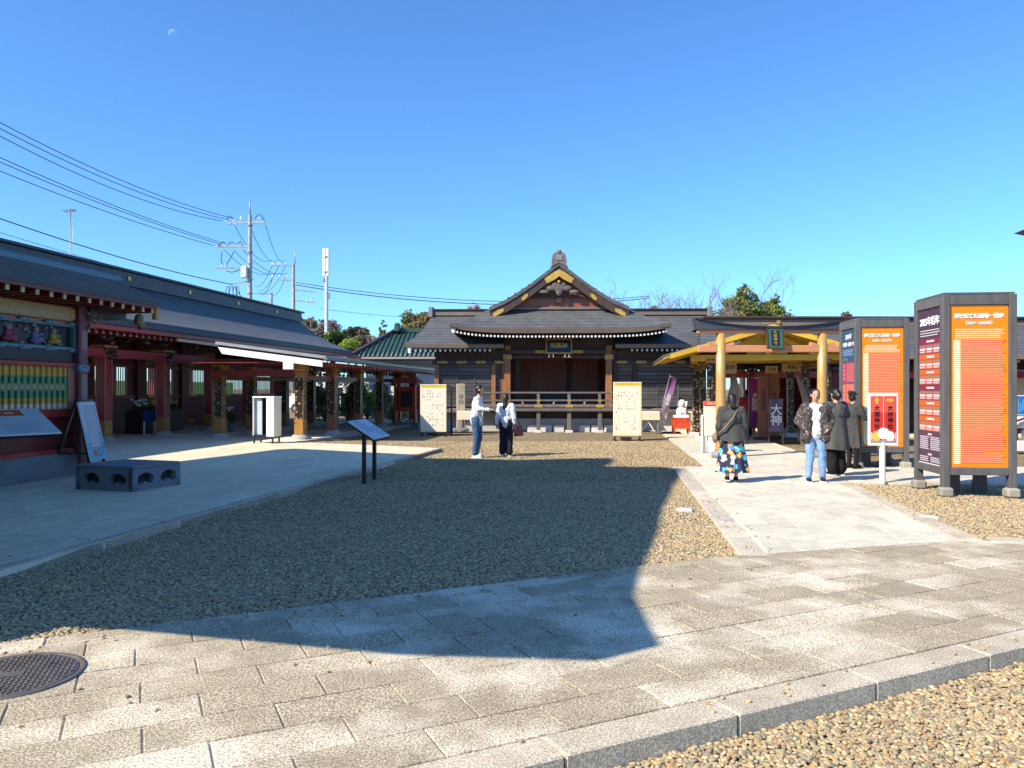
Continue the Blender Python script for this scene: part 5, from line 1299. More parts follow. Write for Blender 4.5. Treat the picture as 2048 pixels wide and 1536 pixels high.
# A-frame sign
af = thing('easel_sign', (-7.62, 13.75, ZT), math.atan2(1.0,-.10), 'white and blue written sign on a black wooden easel before the carved gate', 'sign')
bd = B().box((0,0,0),(.66,.03,1.06),ch=.005).build('board', WHITE, af, (0.02,-.10,.80)); bd.rotation_euler = (R(-12),0,0)
pr_ = [(-.32,-.52,.32,.52,(.56,.60,.66),1),(-.32,-.52,.32,-.22,(.10,.42,.62),2),(-.32,-.22,.32,.0,(.30,.52,.66),2),(-.19,-.30,.19,.42,(.58,.61,.66),3)]
for k in range(9):
    x = .24-k*.055; y = .46; e = -.26 if k > 1 else -.40
    while y > e:
        q = rnd.uniform(.015,.035) if k > 1 else .035; pr_.append((x-.008-(.01 if k < 1 else 0), y-q, x+.008+(.01 if k < 1 else 0), y, (.05,.07,.11), 4)); y -= q+(.012 if k > 1 else .02)
pr_ += [oval(-.10,-.40,.07,.07,(.60,.10,.08),3), oval(.08,-.40,.07,.07,(.05,.08,.12),3), oval(.08,-.40,.05,.05,(.20,.50,.66),4), (-.19,-.30,.19,-.29,(.03,.04,.07),4)]
printed('sign_print', bd, pr_, INK, (0,-.017,0))
for x in (-.27,.31): B().bar((x,-.22,0),(x,.02,1.36),.055,.04).build('front_leg', BLACK, af)
for x in (-.27,.31): B().bar((x,.48,0),(x,.04,1.36),.055,.04).build('rear_leg', BLACK, af)
B().bar((-.27,.02,1.34),(.31,.02,1.34),.05,.04).build('top_bar', BLACK, af); B().bar((-.27,.3,.5),(.31,.3,.5),.04,.03).build('cross_bar', BLACK, af); B().bar((-.27,.35,.42),(-.27,-.12,.42),.03).build('cross_bar', BLACK, af)
# carved stone seat with kidney-shaped openings
c0, c1_, c2_ = G(265,984,ZT), G(155,978,ZT), G(347,969,ZT)
se = thing('stone_bench', (c0.x, c0.y, ZT), math.atan2(c0.y-c1_.y, c0.x-c1_.x), 'low hollow stone block bench with kidney-shaped openings on the terrace', 'stone seat')
SEAT = M('speckled_blue_grey_stone', (.17,.19,.21), .75, .2, 6, 160, .3)
def pierced(wd, ht, holes, th):
    cu = bpy.data.curves.new('slab', 'CURVE'); cu.dimensions = '2D'; cu.fill_mode = 'BOTH'; cu.extrude = th/2; cu.bevel_depth = .006
    def poly(pts):
        s = cu.splines.new('POLY'); s.points.add(len(pts)-1); s.use_cyclic_u = True
        for q, (x, y) in zip(s.points, pts): q.co = (x, y, 0, 1)
    poly([(0,0),(wd,0),(wd,ht),(0,ht)])
    for hx in holes:
        P = []
        for k in range(28):
            a = 2*math.pi*k/28; x, y = .175*math.cos(a), .105*math.sin(a)
            if y < 0: y = max(y, -.085) + .05*math.exp(-(x/.055)**2)
            P.append((hx+x, ht/2+y))
        poly(P[::-1])
    o = bpy.data.objects.new('slab', cu); COL.objects.link(o); me = evaluated(o); bpy.data.objects.remove(o); me.materials.clear(); me.materials.append(SEAT); return me
LA, LB, HS = 1.12, .98, .33
o = link('front_slab', pierced(LA, HS, (.30,.82), .09), se, (-LA,.05,0), (R(90),0,0)); o = link('side_slab', pierced(LB, HS, (.25,.73), .09), se, (-.05,.005,0), (R(90),0,R(90)))
link('side_slab', pierced(LB, HS, (.25,.73), .09), se, (-LA+.05,.005,0), (R(90),0,R(90))); link('rear_slab', pierced(LA, HS, (.30,.82), .09), se, (-LA,LB-.05,0), (R(90),0,0))
part('top_slab', SEAT, se, -LA-.004, .006, -.006, LB+.004, HS+.008, HS+.05, .008); part('hollow_shade_core', BLACK, se, -LA+.098, -.098, .098, LB-.098, .003, HS)  # black core stands in for the shade inside the hollow bench
# flower stand inside the corridor
fl = thing('flower_stand', (*UV(-16.6, 25.6), ZT), RZ, 'dark tiered stand of white and yellow chrysanthemums inside the corridor', 'flower stand')
part('stand', BLACK, fl, -.3, .3, -1.2, 1.4, 0, .8, .01)
PET = {'white': M('white_petals', (.75,.75,.70), .8, .15, 30, 120, .3), 'yellow': M('yellow_petals', (.62,.50,.06), .8, .15, 30, 120, .3)}
LEAFD = M('dark_leaf', (.03,.07,.025), .6, .4, 20, 80, .2)
for k in range(7):
    y = -1.0+k*.36; ck = ('white','white','yellow','yellow','white','white','yellow')[k]
    b = B(); lf = B()
    for q in range(10):
        p_ = Vector((rnd.uniform(-.14,.2), y+rnd.uniform(-.13,.13), 1.02+rnd.uniform(-.05,.16))); b.ell(p_, (.065,.065,.045), 9, 6); lf.tube([(p_.x*.5,y,.8),p_], .012, 5); lf.ell((p_.x*.7,p_.y,.9),(.08,.08,.03),7,5)
    b.build('bloom_cluster', PET[ck], fl); lf.build('stems', LEAFD, fl)
tbz = thing('blue_cloth_table', (*UV(-15.9, 24.55), ZT), RZ, 'small table draped in blue cloth beside the flower stand', 'table')
part('cloth', M('blue_cloth', (.02,.045,.22), .9, .3, 8, 60, .1), tbz, -.25, .25, -.35, .35, .45, .82, .03)
for x in (-.2,.2):
    for y in (-.28,.28): part('leg', WHITE, tbz, x-.02, x+.02, y-.02, y+.02, 0, .46)
def pot(u, v, lab, colr):
    p_ = thing('flower_pot', (*UV(u, v), ZT), 0, lab, 'flower pot', 'chrysanthemum pots along the corridor')
    B().lathe([(0,0),(.11,0),(.15,.26),(.13,.26),(0,.22)], 14).build('pot', STONE_D, p_)
    b = B(); lf = B()
    for q in range(12): 
        z = rnd.uniform(.5,1.1); x, y = rnd.uniform(-.2,.2), rnd.uniform(-.2,.2); lf.tube([(0,0,.2),(x,y,z)], .01, 5); lf.ell((x*.6,y*.6,z*.7),(.10,.10,.05),7,5)
        if q % 2 == 0: b.ell((x,y,z),(.06,.06,.045),9,6)
    b.build('blooms', PET[colr], p_); lf.build('leaves', LEAFD, p_)
pot(-14.0, 26.3, 'potted white chrysanthemum between the porch posts', 'white'); pot(-13.4, 28.5, 'potted yellow chrysanthemum deep under the porch', 'yellow')

# ================================================================== PEOPLE
CLOTH = lambda n, c, r=.85: M(n, c, r, .18, 7, 90, .12, spec=.25)
DENIM = CLOTH('blue_denim', (.055,.115,.20)); DENIM_L = CLOTH('light_denim', (.19,.31,.50)); WHITE_C = CLOTH('white_cloth', (.74,.75,.78)); NAVY = CLOTH('navy_cloth', (.016,.017,.028))
CHAR = CLOTH('charcoal_cloth', (.062,.060,.058)); GREYC = CLOTH('grey_coat_cloth', (.085,.082,.078)); BLK = CLOTH('black_cloth', (.010,.010,.011)); MAROON = M('maroon_leather', (.09,.02,.025), .5, .2, 6, 60, .1); TANL = M('tan_strap', (.22,.15,.10), .6, .2, 6, 60, .1)
SOLE = M('white_rubber', (.72,.72,.70), .6, .1, 6, 60, .05); REDC = CLOTH('red_cloth', (.35,.03,.03))
def person(loc, rz, h, label, pose, spec):
    k = h/1.70
    P = {'l_hip':(.085,0,.88),'r_hip':(-.085,0,.88),'l_kn':(.095,-.015,.48),'r_kn':(-.095,-.015,.48),'l_an':(.10,.02,.09),'r_an':(-.10,.02,.09),
         'l_sh':(.175,.0,1.375),'r_sh':(-.175,0,1.375),'l_el':(.235,.02,1.09),'r_el':(-.235,.02,1.09),'l_wr':(.235,-.05,.86),'r_wr':(-.235,-.05,.86),
         'chest':(0,0,1.22),'waist':(0,0,1.03),'neck':(0,.0,1.44),'head':(0,-.015,1.585)}
    P.update(pose); P = {a: Vector(b)*k for a, b in P.items()}
    o = thing('person', loc, rz, label, 'person', None)
    def S(x): return x*k
    b = B()
    hd_ = P['head']; fy = Vector((0,-1,0)); tr = Euler((0,0,spec.get('turn',0))).to_matrix(); fwd = tr @ fy; rt_ = tr @ Vector((1,0,0))
    b.ell(hd_+Vector((0,0,S(.015))), (S(.076),S(.092),S(.098)), 16, 12, rot=Euler((0,0,spec.get('turn',0)))); b.ell(hd_+fwd*S(.025)-Vector((0,0,S(.05))), (S(.058),S(.065),S(.065)), 14, 10)
    b.cap(hd_+fwd*S(.088)+Vector((0,0,S(.012))), S(.010), hd_+fwd*S(.106)-Vector((0,0,S(.015))), S(.014), 8)
    for s in (-1,1): b.ell(hd_+rt_*s*S(.077), (S(.014),S(.024),S(.03)), 8, 6)
    b.cap(P['neck']-Vector((0,0,S(.04))), S(.056), hd_-Vector((0,0,S(.05))), S(.05))
    b.ell(P['chest'], (S(.155),S(.10),S(.19))); b.ell(P['waist'], (S(.135),S(.09),S(.14))); hip = (P['l_hip']+P['r_hip'])/2; b.ell(hip+Vector((0,.01,.03)), (S(.155),S(.105),S(.12)))
    for s in 'lr':
        sg = 1 if s == 'l' else -1
        b.cap(P[s+'_sh'], S(.052), P[s+'_el'], S(.040)); b.cap(P[s+'_el'], S(.040), P[s+'_wr'], S(.026))
        b.cap(P[s+'_hip'], S(.082), P[s+'_kn'], S(.055)); b.cap(P[s+'_kn'], S(.056), P[s+'_kn']*.45+P[s+'_an']*.55, S(.048)); b.cap(P[s+'_kn']*.5+P[s+'_an']*.5, S(.048), P[s+'_an'], S(.034))
        b.cap(P[s+'_an']-Vector((0,0,S(.04))), S(.034), P[s+'_an']+Vector((0,-S(.13),-S(.055))), S(.028))
        d = (P[s+'_wr']-P[s+'_el']).normalized(); sd = d.cross(fy); sd = sd.normalized() if sd.length > .1 else Vector((1,0,0)); up = d.cross(sd)
        w_ = P[s+'_wr']; pm = w_+d*S(.045)
        b.cap(w_, S(.024), pm, S(.027)); b.ell(pm+d*S(.01), (S(.030),S(.030),S(.030)), 10, 7)
        for q, L in enumerate((.072,.080,.074,.058)):
            r0 = pm + d*S(.03) + up*S(-.027+.018*q); m1 = r0 + d*S(L*.55) + sd*S(.008); b.cap(r0, S(.0092), m1, S(.0086), 8); b.cap(m1, S(.0086), m1+d*S(L*.35)+sd*S(.022), S(.0075), 8)
        t0_ = pm - d*S(.01) + up*S(-.028); b.cap(t0_, S(.0105), t0_+d*S(.035)+up*S(-.022), S(.0095), 8); b.cap(t0_+d*S(.035)+up*S(-.022), S(.0095), t0_+d*S(.065)+up*S(-.022)+sd*S(.01), S(.008), 8)
    link('body', remesh(b, 'body', SKIN, .0092, 2), o)
    for s in (-1,1):
        B().ell(hd_+fwd*S(.083)+rt_*s*S(.032)+Vector((0,0,S(.018))), (S(.013),S(.008),S(.007)), 8, 6).build('eye', BLACK, o)
    B().ell(hd_+fwd*S(.083)-Vector((0,0,S(.055))), (S(.024),S(.009),S(.006)), 10, 6).build('mouth', MAROON, o)
    # hair
    b = B(); bk = -fwd
    b.ell(hd_+bk*S(.018)+Vector((0,0,S(.035))), (S(.088),S(.098),S(.092)), 16, 12)
    for s in (-1,1): b.ell(hd_+rt_*s*S(.062)+bk*S(.025)+Vector((0,0,S(-.01))), (S(.026),S(.055),S(.075)), 10, 8)
    b.ell(hd_+bk*S(.065)-Vector((0,0,S(.02))), (S(.072),S(.045),S(.085)), 12, 8)
    hl = spec.get('hair', 0)
    if hl: b.cap(hd_+bk*S(.07), S(.075), hd_+bk*S(.105)-Vector((0,0,S(hl))), S(.06))
    if spec.get('bun'): b.ell(hd_+bk*S(.10)+Vector((0,0,S(.09))), (S(.055),S(.055),S(.05)), 12, 8)
    hm = remesh(b, 'hair', HAIR, .012, 2, (.012,.05)); link('hair', hm, o)
    # shoes
    for s in 'lr':
        a = P[s+'_an']; b = B().ell(a+Vector((0,-S(.055),-S(.045))), (S(.045),S(.125),S(.042)), 14, 8).cap(a-Vector((0,0,S(.01))), S(.042), a+Vector((0,S(.01),-S(.05))), S(.045))
        sh = link('shoe', remesh(b, 'shoe', spec.get('shoe', BLK), .012, 2), o); B().box((a.x, a.y-S(.05), a.z-S(.078)), (S(.085),S(.25),S(.022)), ch=.008).build('sole', spec.get('sole', SOLE), sh)
    # lower garment
    if 'skirt' in spec:
        z0_, z1_, r0, r1, mt = spec['skirt']
        def sk(i, j):
            a = 2*math.pi*i; z = z0_+(z1_-z0_)*j; rr0 = r0+(r1-r0)*(j**1.2); fo = 1+.10*j*math.sin(a*9+j*1.5)+.05*j*math.sin(a*5)
            return Vector((rr0*fo*math.cos(a)*1.12, rr0*fo*math.sin(a)*.85, z))*k + Vector((hip.x, hip.y, 0))
        B().grid(sk, 72, 14, flip=True).build('skirt', mt, o)
    else:
        mt, rt0, rk, ra, zend = spec['legs']
        b = B(); b.ell(hip+Vector((0,.01,.03)), (S(.175),S(.125),S(.14))); b.ell(hip+Vector((0,.01,.12*k)), (S(.16),S(.115),S(.08)))
        for s in 'lr':
            e = P[s+'_an']+Vector((0,0,S(zend))); b.cap(P[s+'_hip'], S(rt0), P[s+'_kn'], S(rk)); b.cap(P[s+'_kn'], S(rk), e, S(ra))
        link('trousers', remesh(b, 'trousers', mt, .014, 2, (.035,.10)), o)
    if 'socks' in spec:
        for s in 'lr': B().cap(P[s+'_kn']*.85+P[s+'_an']*.15, S(.060), P[s+'_kn']*.45+P[s+'_an']*.55, S(.056)).cap(P[s+'_kn']*.5+P[s+'_an']*.5, S(.055), P[s+'_an'], S(.043)).build('sock', spec['socks'], o)
    # upper garment
    mt, hem, wide, slv = spec['top']
    if 'coat' in spec:
        za, zb, ra_, rb_ = spec['coat']
        def ct(i, j):
            a = 2*math.pi*i; z = za+(zb-za)*j; q = ra_+(rb_-ra_)*j; fo = 1+.05*j*math.sin(a*7+2)+.03*j*math.sin(a*4+z*9)
            return Vector((q*fo*math.cos(a)*1.1, q*fo*math.sin(a)*.85, z+.012*math.sin(a*3)))*k + Vector((hip.x, hip.y, 0))
        B().grid(ct, 60, 12, flip=True).build('garment_hem', mt, o)
    b = B(); b.ell(P['chest'], (S(.185*wide),S(.135*wide),S(.21))); b.ell(P['waist'], (S(.17*wide),S(.125*wide),S(.17)))
    ctr = Vector((hip.x, hip.y, 0)); b.cap(P['waist'], S(.14*wide), ctr+Vector((0,0,S(hem))), S(.15*wide*spec.get('flare',1.0))); 
    if spec.get('flare'): b.cap(ctr+Vector((S(.07),0,S(hem+.12))), S(.14*wide), ctr+Vector((S(.09),0,S(hem))), S(.12*wide)); b.cap(ctr+Vector((-S(.07),0,S(hem+.12))), S(.14*wide), ctr+Vector((-S(.09),0,S(hem))), S(.12*wide))
    b.ell(P['neck']-Vector((0,0,S(.035))), (S(.085),S(.075),S(.045)))
    for s in 'lr':
        w_ = P[s+'_el'] + (P[s+'_wr']-P[s+'_el'])*slv; b.cap(P[s+'_sh'], S(.076*wide), P[s+'_el'], S(.062*wide)); b.cap(P[s+'_el'], S(.062*wide), w_, S(.052*wide)); b.cap(P['chest']+Vector((0,0,S(.1))), S(.10), P[s+'_sh'], S(.074*wide))
    link('top', remesh(b, 'top', mt, .014, 3, (.04,.09)), o)
    return o, P, k
# couple in front of the stage
g = G(953, 916, -.04)
o, P, k = person((g.x, g.y, -.04), R(80), 1.73, 'man in a white long-sleeved shirt and blue jeans facing the woman in dark trousers', {'l_wr':(.26,.10,.84),'l_el':(.25,.12,1.08),'r_el':(-.22,-.10,1.14),'r_wr':(-.16,-.34,1.13),'chest':(0,-.03,1.22),'neck':(0,-.05,1.44),'head':(0,-.085,1.585),'l_sh':(.175,-.03,1.375),'r_sh':(-.175,-.04,1.375),'l_kn':(.095,-.05,.48)}, {'legs':(DENIM,.095,.072,.058,.02),'top':(WHITE_C,.86,1.0,.92),'shoe':WHITE_C})
g = G(1012, 913, -.04)
o, P, k = person((g.x, g.y, -.04), R(160), 1.53, 'woman with long dark hair, white blouse and wide navy trousers holding a maroon bag', {'l_el':(.24,.0,1.1),'l_wr':(.27,.0,.88)}, {'legs':(NAVY,.105,.095,.10,.05),'top':(WHITE_C,.90,.98,.85),'hair':.28,'shoe':WHITE_C})
bg_ = thing('shoulder_bag', (g.x+.30, g.y-.02, .45), R(20), 'maroon bag hanging at the side of the woman in navy trousers', 'bag')
B().ext([(-.10,-.05,0),(.12,-.05,.02),(.07,-.05,.26),(-.07,-.05,.25)], (0,.10,0)).build('bag_body', MAROON, bg_, fix=True); B().tube([(-.06,0,.25),(-.12,0,.5),(-.15,0,.62)], .010).tube([(.06,0,.25),(-.08,0,.5),(-.15,0,.62)], .010).build('strap', MAROON, bg_)
# woman in the printed skirt
g = G(1464, 964)
o, P, k = person((g.x, g.y, 0), R(172), 1.52, 'woman seen from behind in a loose charcoal top and a long printed skirt', {'l_an':(.10,.10,.12),'r_an':(-.09,-.10,.09),'r_kn':(-.09,-.07,.48)}, {'skirt':(.98,.19,.17,.265,SKIRTM),'top':(CHAR,.92,1.20,.80),'coat':(1.12,.80,.19,.275),'hair':.12,'shoe':BLK})
B().tube([P['r_sh']+Vector((.04,.02,.07)), P['chest']+Vector((.0,.185,.03)), P['waist']+Vector((.16,.20,.0)), P['waist']+Vector((.26,.12,-.1))], .016, 6).build('bag_strap', TANL, o); B().ell(P['waist']+Vector((.29,.06,-.16)), (.05,.12,.09)).build('sling_bag', TANL, o)
# man with the mottled jacket
g = G(1630, 964)
o, P, k = person((g.x, g.y, 0), R(-8), 1.60, 'man in light blue jeans and a white shirt under an open mottled jacket', {'l_an':(.14,.03,.09),'r_an':(-.12,-.03,.09),'l_kn':(.12,-.02,.48),'l_wr':(.19,-.14,.98),'l_el':(.29,.03,1.12),'r_el':(-.29,.03,1.12),'r_wr':(-.20,-.12,.96)}, {'legs':(DENIM_L,.098,.075,.062,.02),'top':(WHITE_C,.88,.92,.3),'shoe':NAVY})
b = B()
for s in (-1,1):
    b.cap((s*.125*k,-.03,1.30*k), .10*k, (s*.15*k,-.02,.82*k), .12*k); b.cap((s*.17*k,0,1.375*k), .088*k, P['l_el' if s > 0 else 'r_el'], .075*k); b.cap(P['l_el' if s > 0 else 'r_el'], .075*k, P['l_wr' if s > 0 else 'r_wr'], .06*k)
b.ell((0,.09*k,1.12*k),(.17*k,.08*k,.34*k)); link('jacket', remesh(b, 'jacket', CAMO, .014, 2, (.05,.08)), o)
# woman in the grey coat
g = G(1672, 951)
o, P, k = person((g.x, g.y, 0), R(196), 1.60, 'woman seen from behind in a long grey coat and wide black trousers', {'r_el':(-.34,-.10,1.18),'r_wr':(-.46,-.28,1.14),'l_wr':(.22,-.10,.95)}, {'legs':(BLK,.105,.10,.105,.06),'top':(GREYC,.95,1.10,.95),'coat':(1.15,.52,.18,.25),'shoe':BLK,'hair':.02})
# girl in knee socks
g = G(1706, 936)
o, P, k = person((g.x, g.y, 0), R(110), 1.55, 'girl with tied-up dark hair, grey dress and black knee socks at the notice column', {'l_el':(.23,-.12,1.12),'l_wr':(.15,-.33,1.12),'r_el':(-.23,-.10,1.12),'r_wr':(-.15,-.32,1.10)}, {'skirt':(1.0,.52,.15,.22,CHAR),'top':(CHAR,.92,1.02,.9),'socks':BLK,'bun':True,'shoe':BLK,'sole':BLK})
# visitor inside the passage
g = W(1494, 870, 25.4)
o, P, k = person((g.x, g.y, 0), R(170), 1.56, 'visitor in a red jacket and dark trousers deep inside the torii passage', {}, {'legs':(BLK,.09,.075,.06,.02),'top':(REDC,.80,1.1,.9),'hair':.1,'shoe':BLK})
# ================================================================== BEHIND: house, poles, wires, trees
def tilemat():
    return roofmat('green_glazed_tiles', (.040,.085,.072), .30, 0, .6, .25, .35)
gh = thing('green_roofed_house', (*W(800, 800, 46)[:2], 0), R(-2), 'house with a dark green tiled roof behind the porch', 'house')
cxh = gh.location.x
def hx(px, Yd=46): return (px-CX)/F*Yd - cxh
def hz(py, Yd=46): return EYE-(py-HY)/F*Yd
zr, ze_ = hz(655), hz(714); xl = hx(700); xr = hx(905); xt = hx(768)
part('wall', PLASTER, gh, xl+.7, xr-.5, 1.0, 8, -.1, ze_)
part('wall_band', M('pale_blue_wall', (.45,.55,.60), .8, .1, 1, 30, .1), gh, xl+.8, xr-.5, .93, 1.0, hz(732), ze_-.12)
hrf = B().add([(xl,0,ze_),(xr,0,ze_),(xr-1,3.6,zr),(xt,3.6,zr)], [(0,1,2,3)]).add([(xl,0,ze_),(xt,3.6,zr),(xl,8,ze_)], [(0,1,2)]).add([(xl,8,ze_),(xt,3.6,zr),(xr-1,3.6,zr),(xr,8,ze_)], [(0,1,2,3)]).build('roof', tilemat(), gh)
for k in range(22):     # tile rolls
    x = xl+.25+k*(xr-xl)/22; f = 1.0
    if x < xt: f = (x-xl)/(xt-xl)
    B().tube([(x,-.03,ze_+.03),(x,3.6*f,ze_+(zr-ze_)*f+.03)], .055, 6).build('tile_roll', tilemat.__dict__.setdefault('m', M('green_tile_roll', (.035,.080,.066), .35, .25, 5, 40, .1)), hrf)
B().bar((xt,3.6,zr+.1),(xr-1,3.6,zr+.1),.3,.25).build('ridge_tile_row', MATS['green_tile_roll'], hrf); B().bar((xl,0,ze_+.1),(xt,3.6,zr+.12),.2,.2).build('hip_tile_row', M('purple_brown_tile', (.09,.05,.075), .5, .2, 6, 50, .1), hrf)
B().box((xt+.2,3.3,zr+.25),(.35,.5,.6),ch=.1).build('ridge_end_tile', MATS['green_tile_roll'], hrf)
part('gutter', M('tan_gutter', (.36,.28,.22), .6, .1, 2, 30, .05), hrf, xl-.1, xr, -.14, -.02, ze_-.12, ze_+.0); part('fascia', WOOD_G, hrf, xl, xr, -.02, .1, ze_-.3, ze_-.1)
for k in range(4): part('window', M('dark_glass', (.04,.05,.06), .15, .2, 2, 20, 0), gh, xl+1.2+k*1.3, xl+2.1+k*1.3, .90, 1.0, .9, 1.9)

# long green fence behind the corridor
m, t, p = newmat('green_netting'); tl = nd(t, 'ShaderNodeBsdfTranslucent'); tl.inputs[0].default_value = (.22,.42,.22,1); mx = nd(t, 'ShaderNodeMixShader'); mx.inputs[0].default_value = .7
p.inputs['Base Color'].default_value = (.16,.30,.16,1); t.links.new(p.outputs[0], mx.inputs[1]); t.links.new(tl.outputs[0], mx.inputs[2]); t.links.new(mx.outputs[0], t.nodes['Material Output'].inputs[0]); NET = m
gf = thing('green_fence', (*UV(-27, 18), 0), RZ, 'pale green mesh fence in the sun beyond the corridor windows', 'fence')
for k in range(10):
    part('fence_panel', NET, gf, -.02, .02, k*3.6-3, k*3.6+.5, .1, 2.05); part('fence_post', GREY_M, gf, -.05, .05, k*3.6-3.1, k*3.6-3.0, 0, 2.2)
bh = thing('blue_roofed_house', (*UV(-44, 36), 0), RZ, 'low house with a blue grey roof seen through the corridor windows', 'house')
part('wall', PLASTER, bh, -4, 4, -9, 9, 0, 2.9); B().ext([(4.6,-9.5,2.9),(0,-9.5,5.0),(-4.6,-9.5,2.9)], (0,19,0)).build('roof', M('blue_grey_tiles', (.10,.13,.19), .5, .2, 2, 20, .1), bh, fix=True)
for k in range(5): part('window', MATS['dark_glass'], bh, 4.0, 4.05, -8+k*3.4, -6.4+k*3.4, 1.0, 2.0)

# ------------------------------------------------ poles
def ins(b, p_, r=.07, h=.22):
    p_ = Vector(p_); b.lathe([(0,0),(r*.5,0),(r,h*.3),(r*.55,h*.5),(r,h*.7),(r*.5,h),(0,h)], 10, p_)
pY = 55.0
def pp(px, py, Y=pY): return W(px, py, Y)
b0 = pp(503, 778); pole1 = thing('utility_pole', (pp(500,700).x, pY, 0), 0, 'weathered utility pole with two crossarms and a transformer box above the corridor roof', 'utility pole')
def L1(px, py): v = pp(px, py); return Vector((v.x-pole1.location.x, 0, v.z))
B().cyl((0,0,0), .20, L1(500,430).z, 14, .12).build('shaft', POLE_C, pole1); B().tube([L1(498,430)+Vector((.1,0,0)), L1(497,400)+Vector((.1,0,0))], .045, 8).build('top_rod', GREY_M, pole1)
arm = B().bar(L1(455,447), L1(530,444), .13).build('crossarm', GREY_M, pole1); arm2 = B().bar(L1(432,493), L1(497,493), .13).build('crossarm', GREY_M, pole1)
B().bar(L1(432,536), L1(497,536), .10).build('crossarm', GREY_M, pole1); B().bar(L1(462,568), L1(497,563), .10).build('crossarm', GREY_M, pole1)
for px, py in ((453,442),(468,440),(482,437),(519,437),(441,490),(460,489),(479,488),(445,532),(452,532)):
    b = B(); ins(b, L1(px, py+3), .07, .24); b.build('insulator', PORC, pole1)
for pts in (((453,440),(460,432),(468,438)),((511,438),(516,430),(523,431),(530,442)),((437,492),(446,484),(452,487)),((455,490),(464,484),(470,487)),((474,489),(482,483),(486,490)),((445,505),(443,520),(446,530)),((468,505),(460,520),(452,532)),((453,542),(465,545),(482,540))):
    B().tube([L1(*q) + Vector((0,-.1,0)) for q in pts], .03, 5).build('jumper_cable', WIRE, pole1)
B().box(tuple(L1(491,545)+Vector((0,-.2,0))), (.42,.4,.85), ch=.05).build('transformer_box', WHITE, pole1)
for py in (452,505,528,560,588): B().cyl(tuple(L1(500,py)), .205, .10, 12).build('pole_band', GREY_M, pole1)
b = B()
for q in range(8): b.tube([L1(455+q*3,572), L1(452+q*4+rnd.uniform(-4,4),590), L1(460+q*3,604)], .028, 5)
tag(b.build('cable_bundle', WIRE, pole1), kind='stuff')
pY2 = 78.0; pole2 = thing('utility_pole', (pp(587,700,pY2).x, pY2, 0), 0, 'slim pale utility pole with thin crossarms between the crossarm pole and the white antenna mast', 'utility pole')
def L2(px, py): v = pp(px, py, pY2); return Vector((v.x-pole2.location.x, 0, v.z))
B().cyl((0,0,0), .24, L2(587,527).z, 12, .15).build('shaft', POLE_C, pole2); B().tube([L2(590,527), L2(590,500)], .04, 6).build('top_rod', GREY_M, pole2)
for a, c_ in (((543,531),(587,531)),((560,560),(587,561)),((590,580),(631,584)),((590,601),(630,605))): B().bar(L2(*a), L2(*c_), .12).build('crossarm', GREY_M, pole2)
for px, py in ((545,528),(558,528),(572,527),(545,553),(560,553),(575,553),(614,603),(622,603)): b = B(); ins(b, L2(px, py+2), .08, .28); b.build('insulator', PORC, pole2)
pY3 = 110.0; pole3 = thing('utility_pole', (pp(543,700,pY3).x, pY3, 0), 0, 'small distant utility pole just above the corridor ridge', 'utility pole')
def L3(px, py): v = pp(px, py, pY3); return Vector((v.x-pole3.location.x, 0, v.z))
B().cyl((0,0,0), .26, L3(543,585).z, 10, .17).build('shaft', POLE_C, pole3)
for a, c_ in (((508,587),(543,588)),((519,603),(543,605))): B().bar(L3(*a), L3(*c_), .14).build('crossarm', GREY_M, pole3)
mY = 62.0; mast = thing('antenna_mast', (pp(653,700,mY).x, mY, 0), 0, 'white steel mast topped with tall white panel antennas', 'antenna mast')
def LM(px, py): v = pp(px, py, mY); return Vector((v.x-mast.location.x, 0, v.z))
WH = M('galvanised_white', (.66,.67,.68), .5, .08, 2, 30, .05)
B().cyl((0,0,0), .17, LM(653,497).z, 14, .13).build('shaft', WH, mast)
for dx, dy in ((-.18,-.1),(.14,-.12),(0,.2)): B().box((dx,dy,(LM(653,497).z+LM(653,553).z)/2), (.20,.14,LM(653,497).z-LM(653,553).z), ch=.05).build('panel_antenna', WHITE, mast)
B().box((-.2,-.1,LM(653,560).z), (.18,.18,.35), ch=.04).build('feed_box', GREY_M, mast); B().box((.2,0,LM(653,592).z), (.14,.14,.5), ch=.03).build('feed_box', GREY_M, mast)
for py in (515,545): B().cyl(tuple(LM(653,py)), .24, .08, 12).build('bracket_ring', GREY_M, mast)
aY = 36.0; an = thing('tv_antenna', (pp(140,700,aY).x, aY, 0), 0, 'thin television aerial on a guyed mast above the carved gate roof', 'aerial')
def LA_(px, py, Y=aY): v = pp(px, py, Y); return Vector((v.x-an.location.x, 0, v.z))
B().tube([(0,0,0), LA_(141,417)], .025, 6).build('mast', GREY_M, an); B().tube([LA_(128,423), LA_(150,420)], .018, 6).build('boom', GREY_M, an)
for k in range(8): q = LA_(129+k*2.8, 422.6-k*.35); B().tube([q+Vector((0,-.25,0)), q+Vector((0,.25,0))], .010, 5).build('element', GREY_M, an)
for z in (-.16,.16): B().tube([LA_(149,420), LA_(151,420)+Vector((.02,0,z))], .012, 5).build('reflector_arm', GREY_M, an)
B().tube([LA_(147,425), LA_(143,520), Vector((.5,.6,3))], .006, 5).build('guy_wire', GREY_M, an)

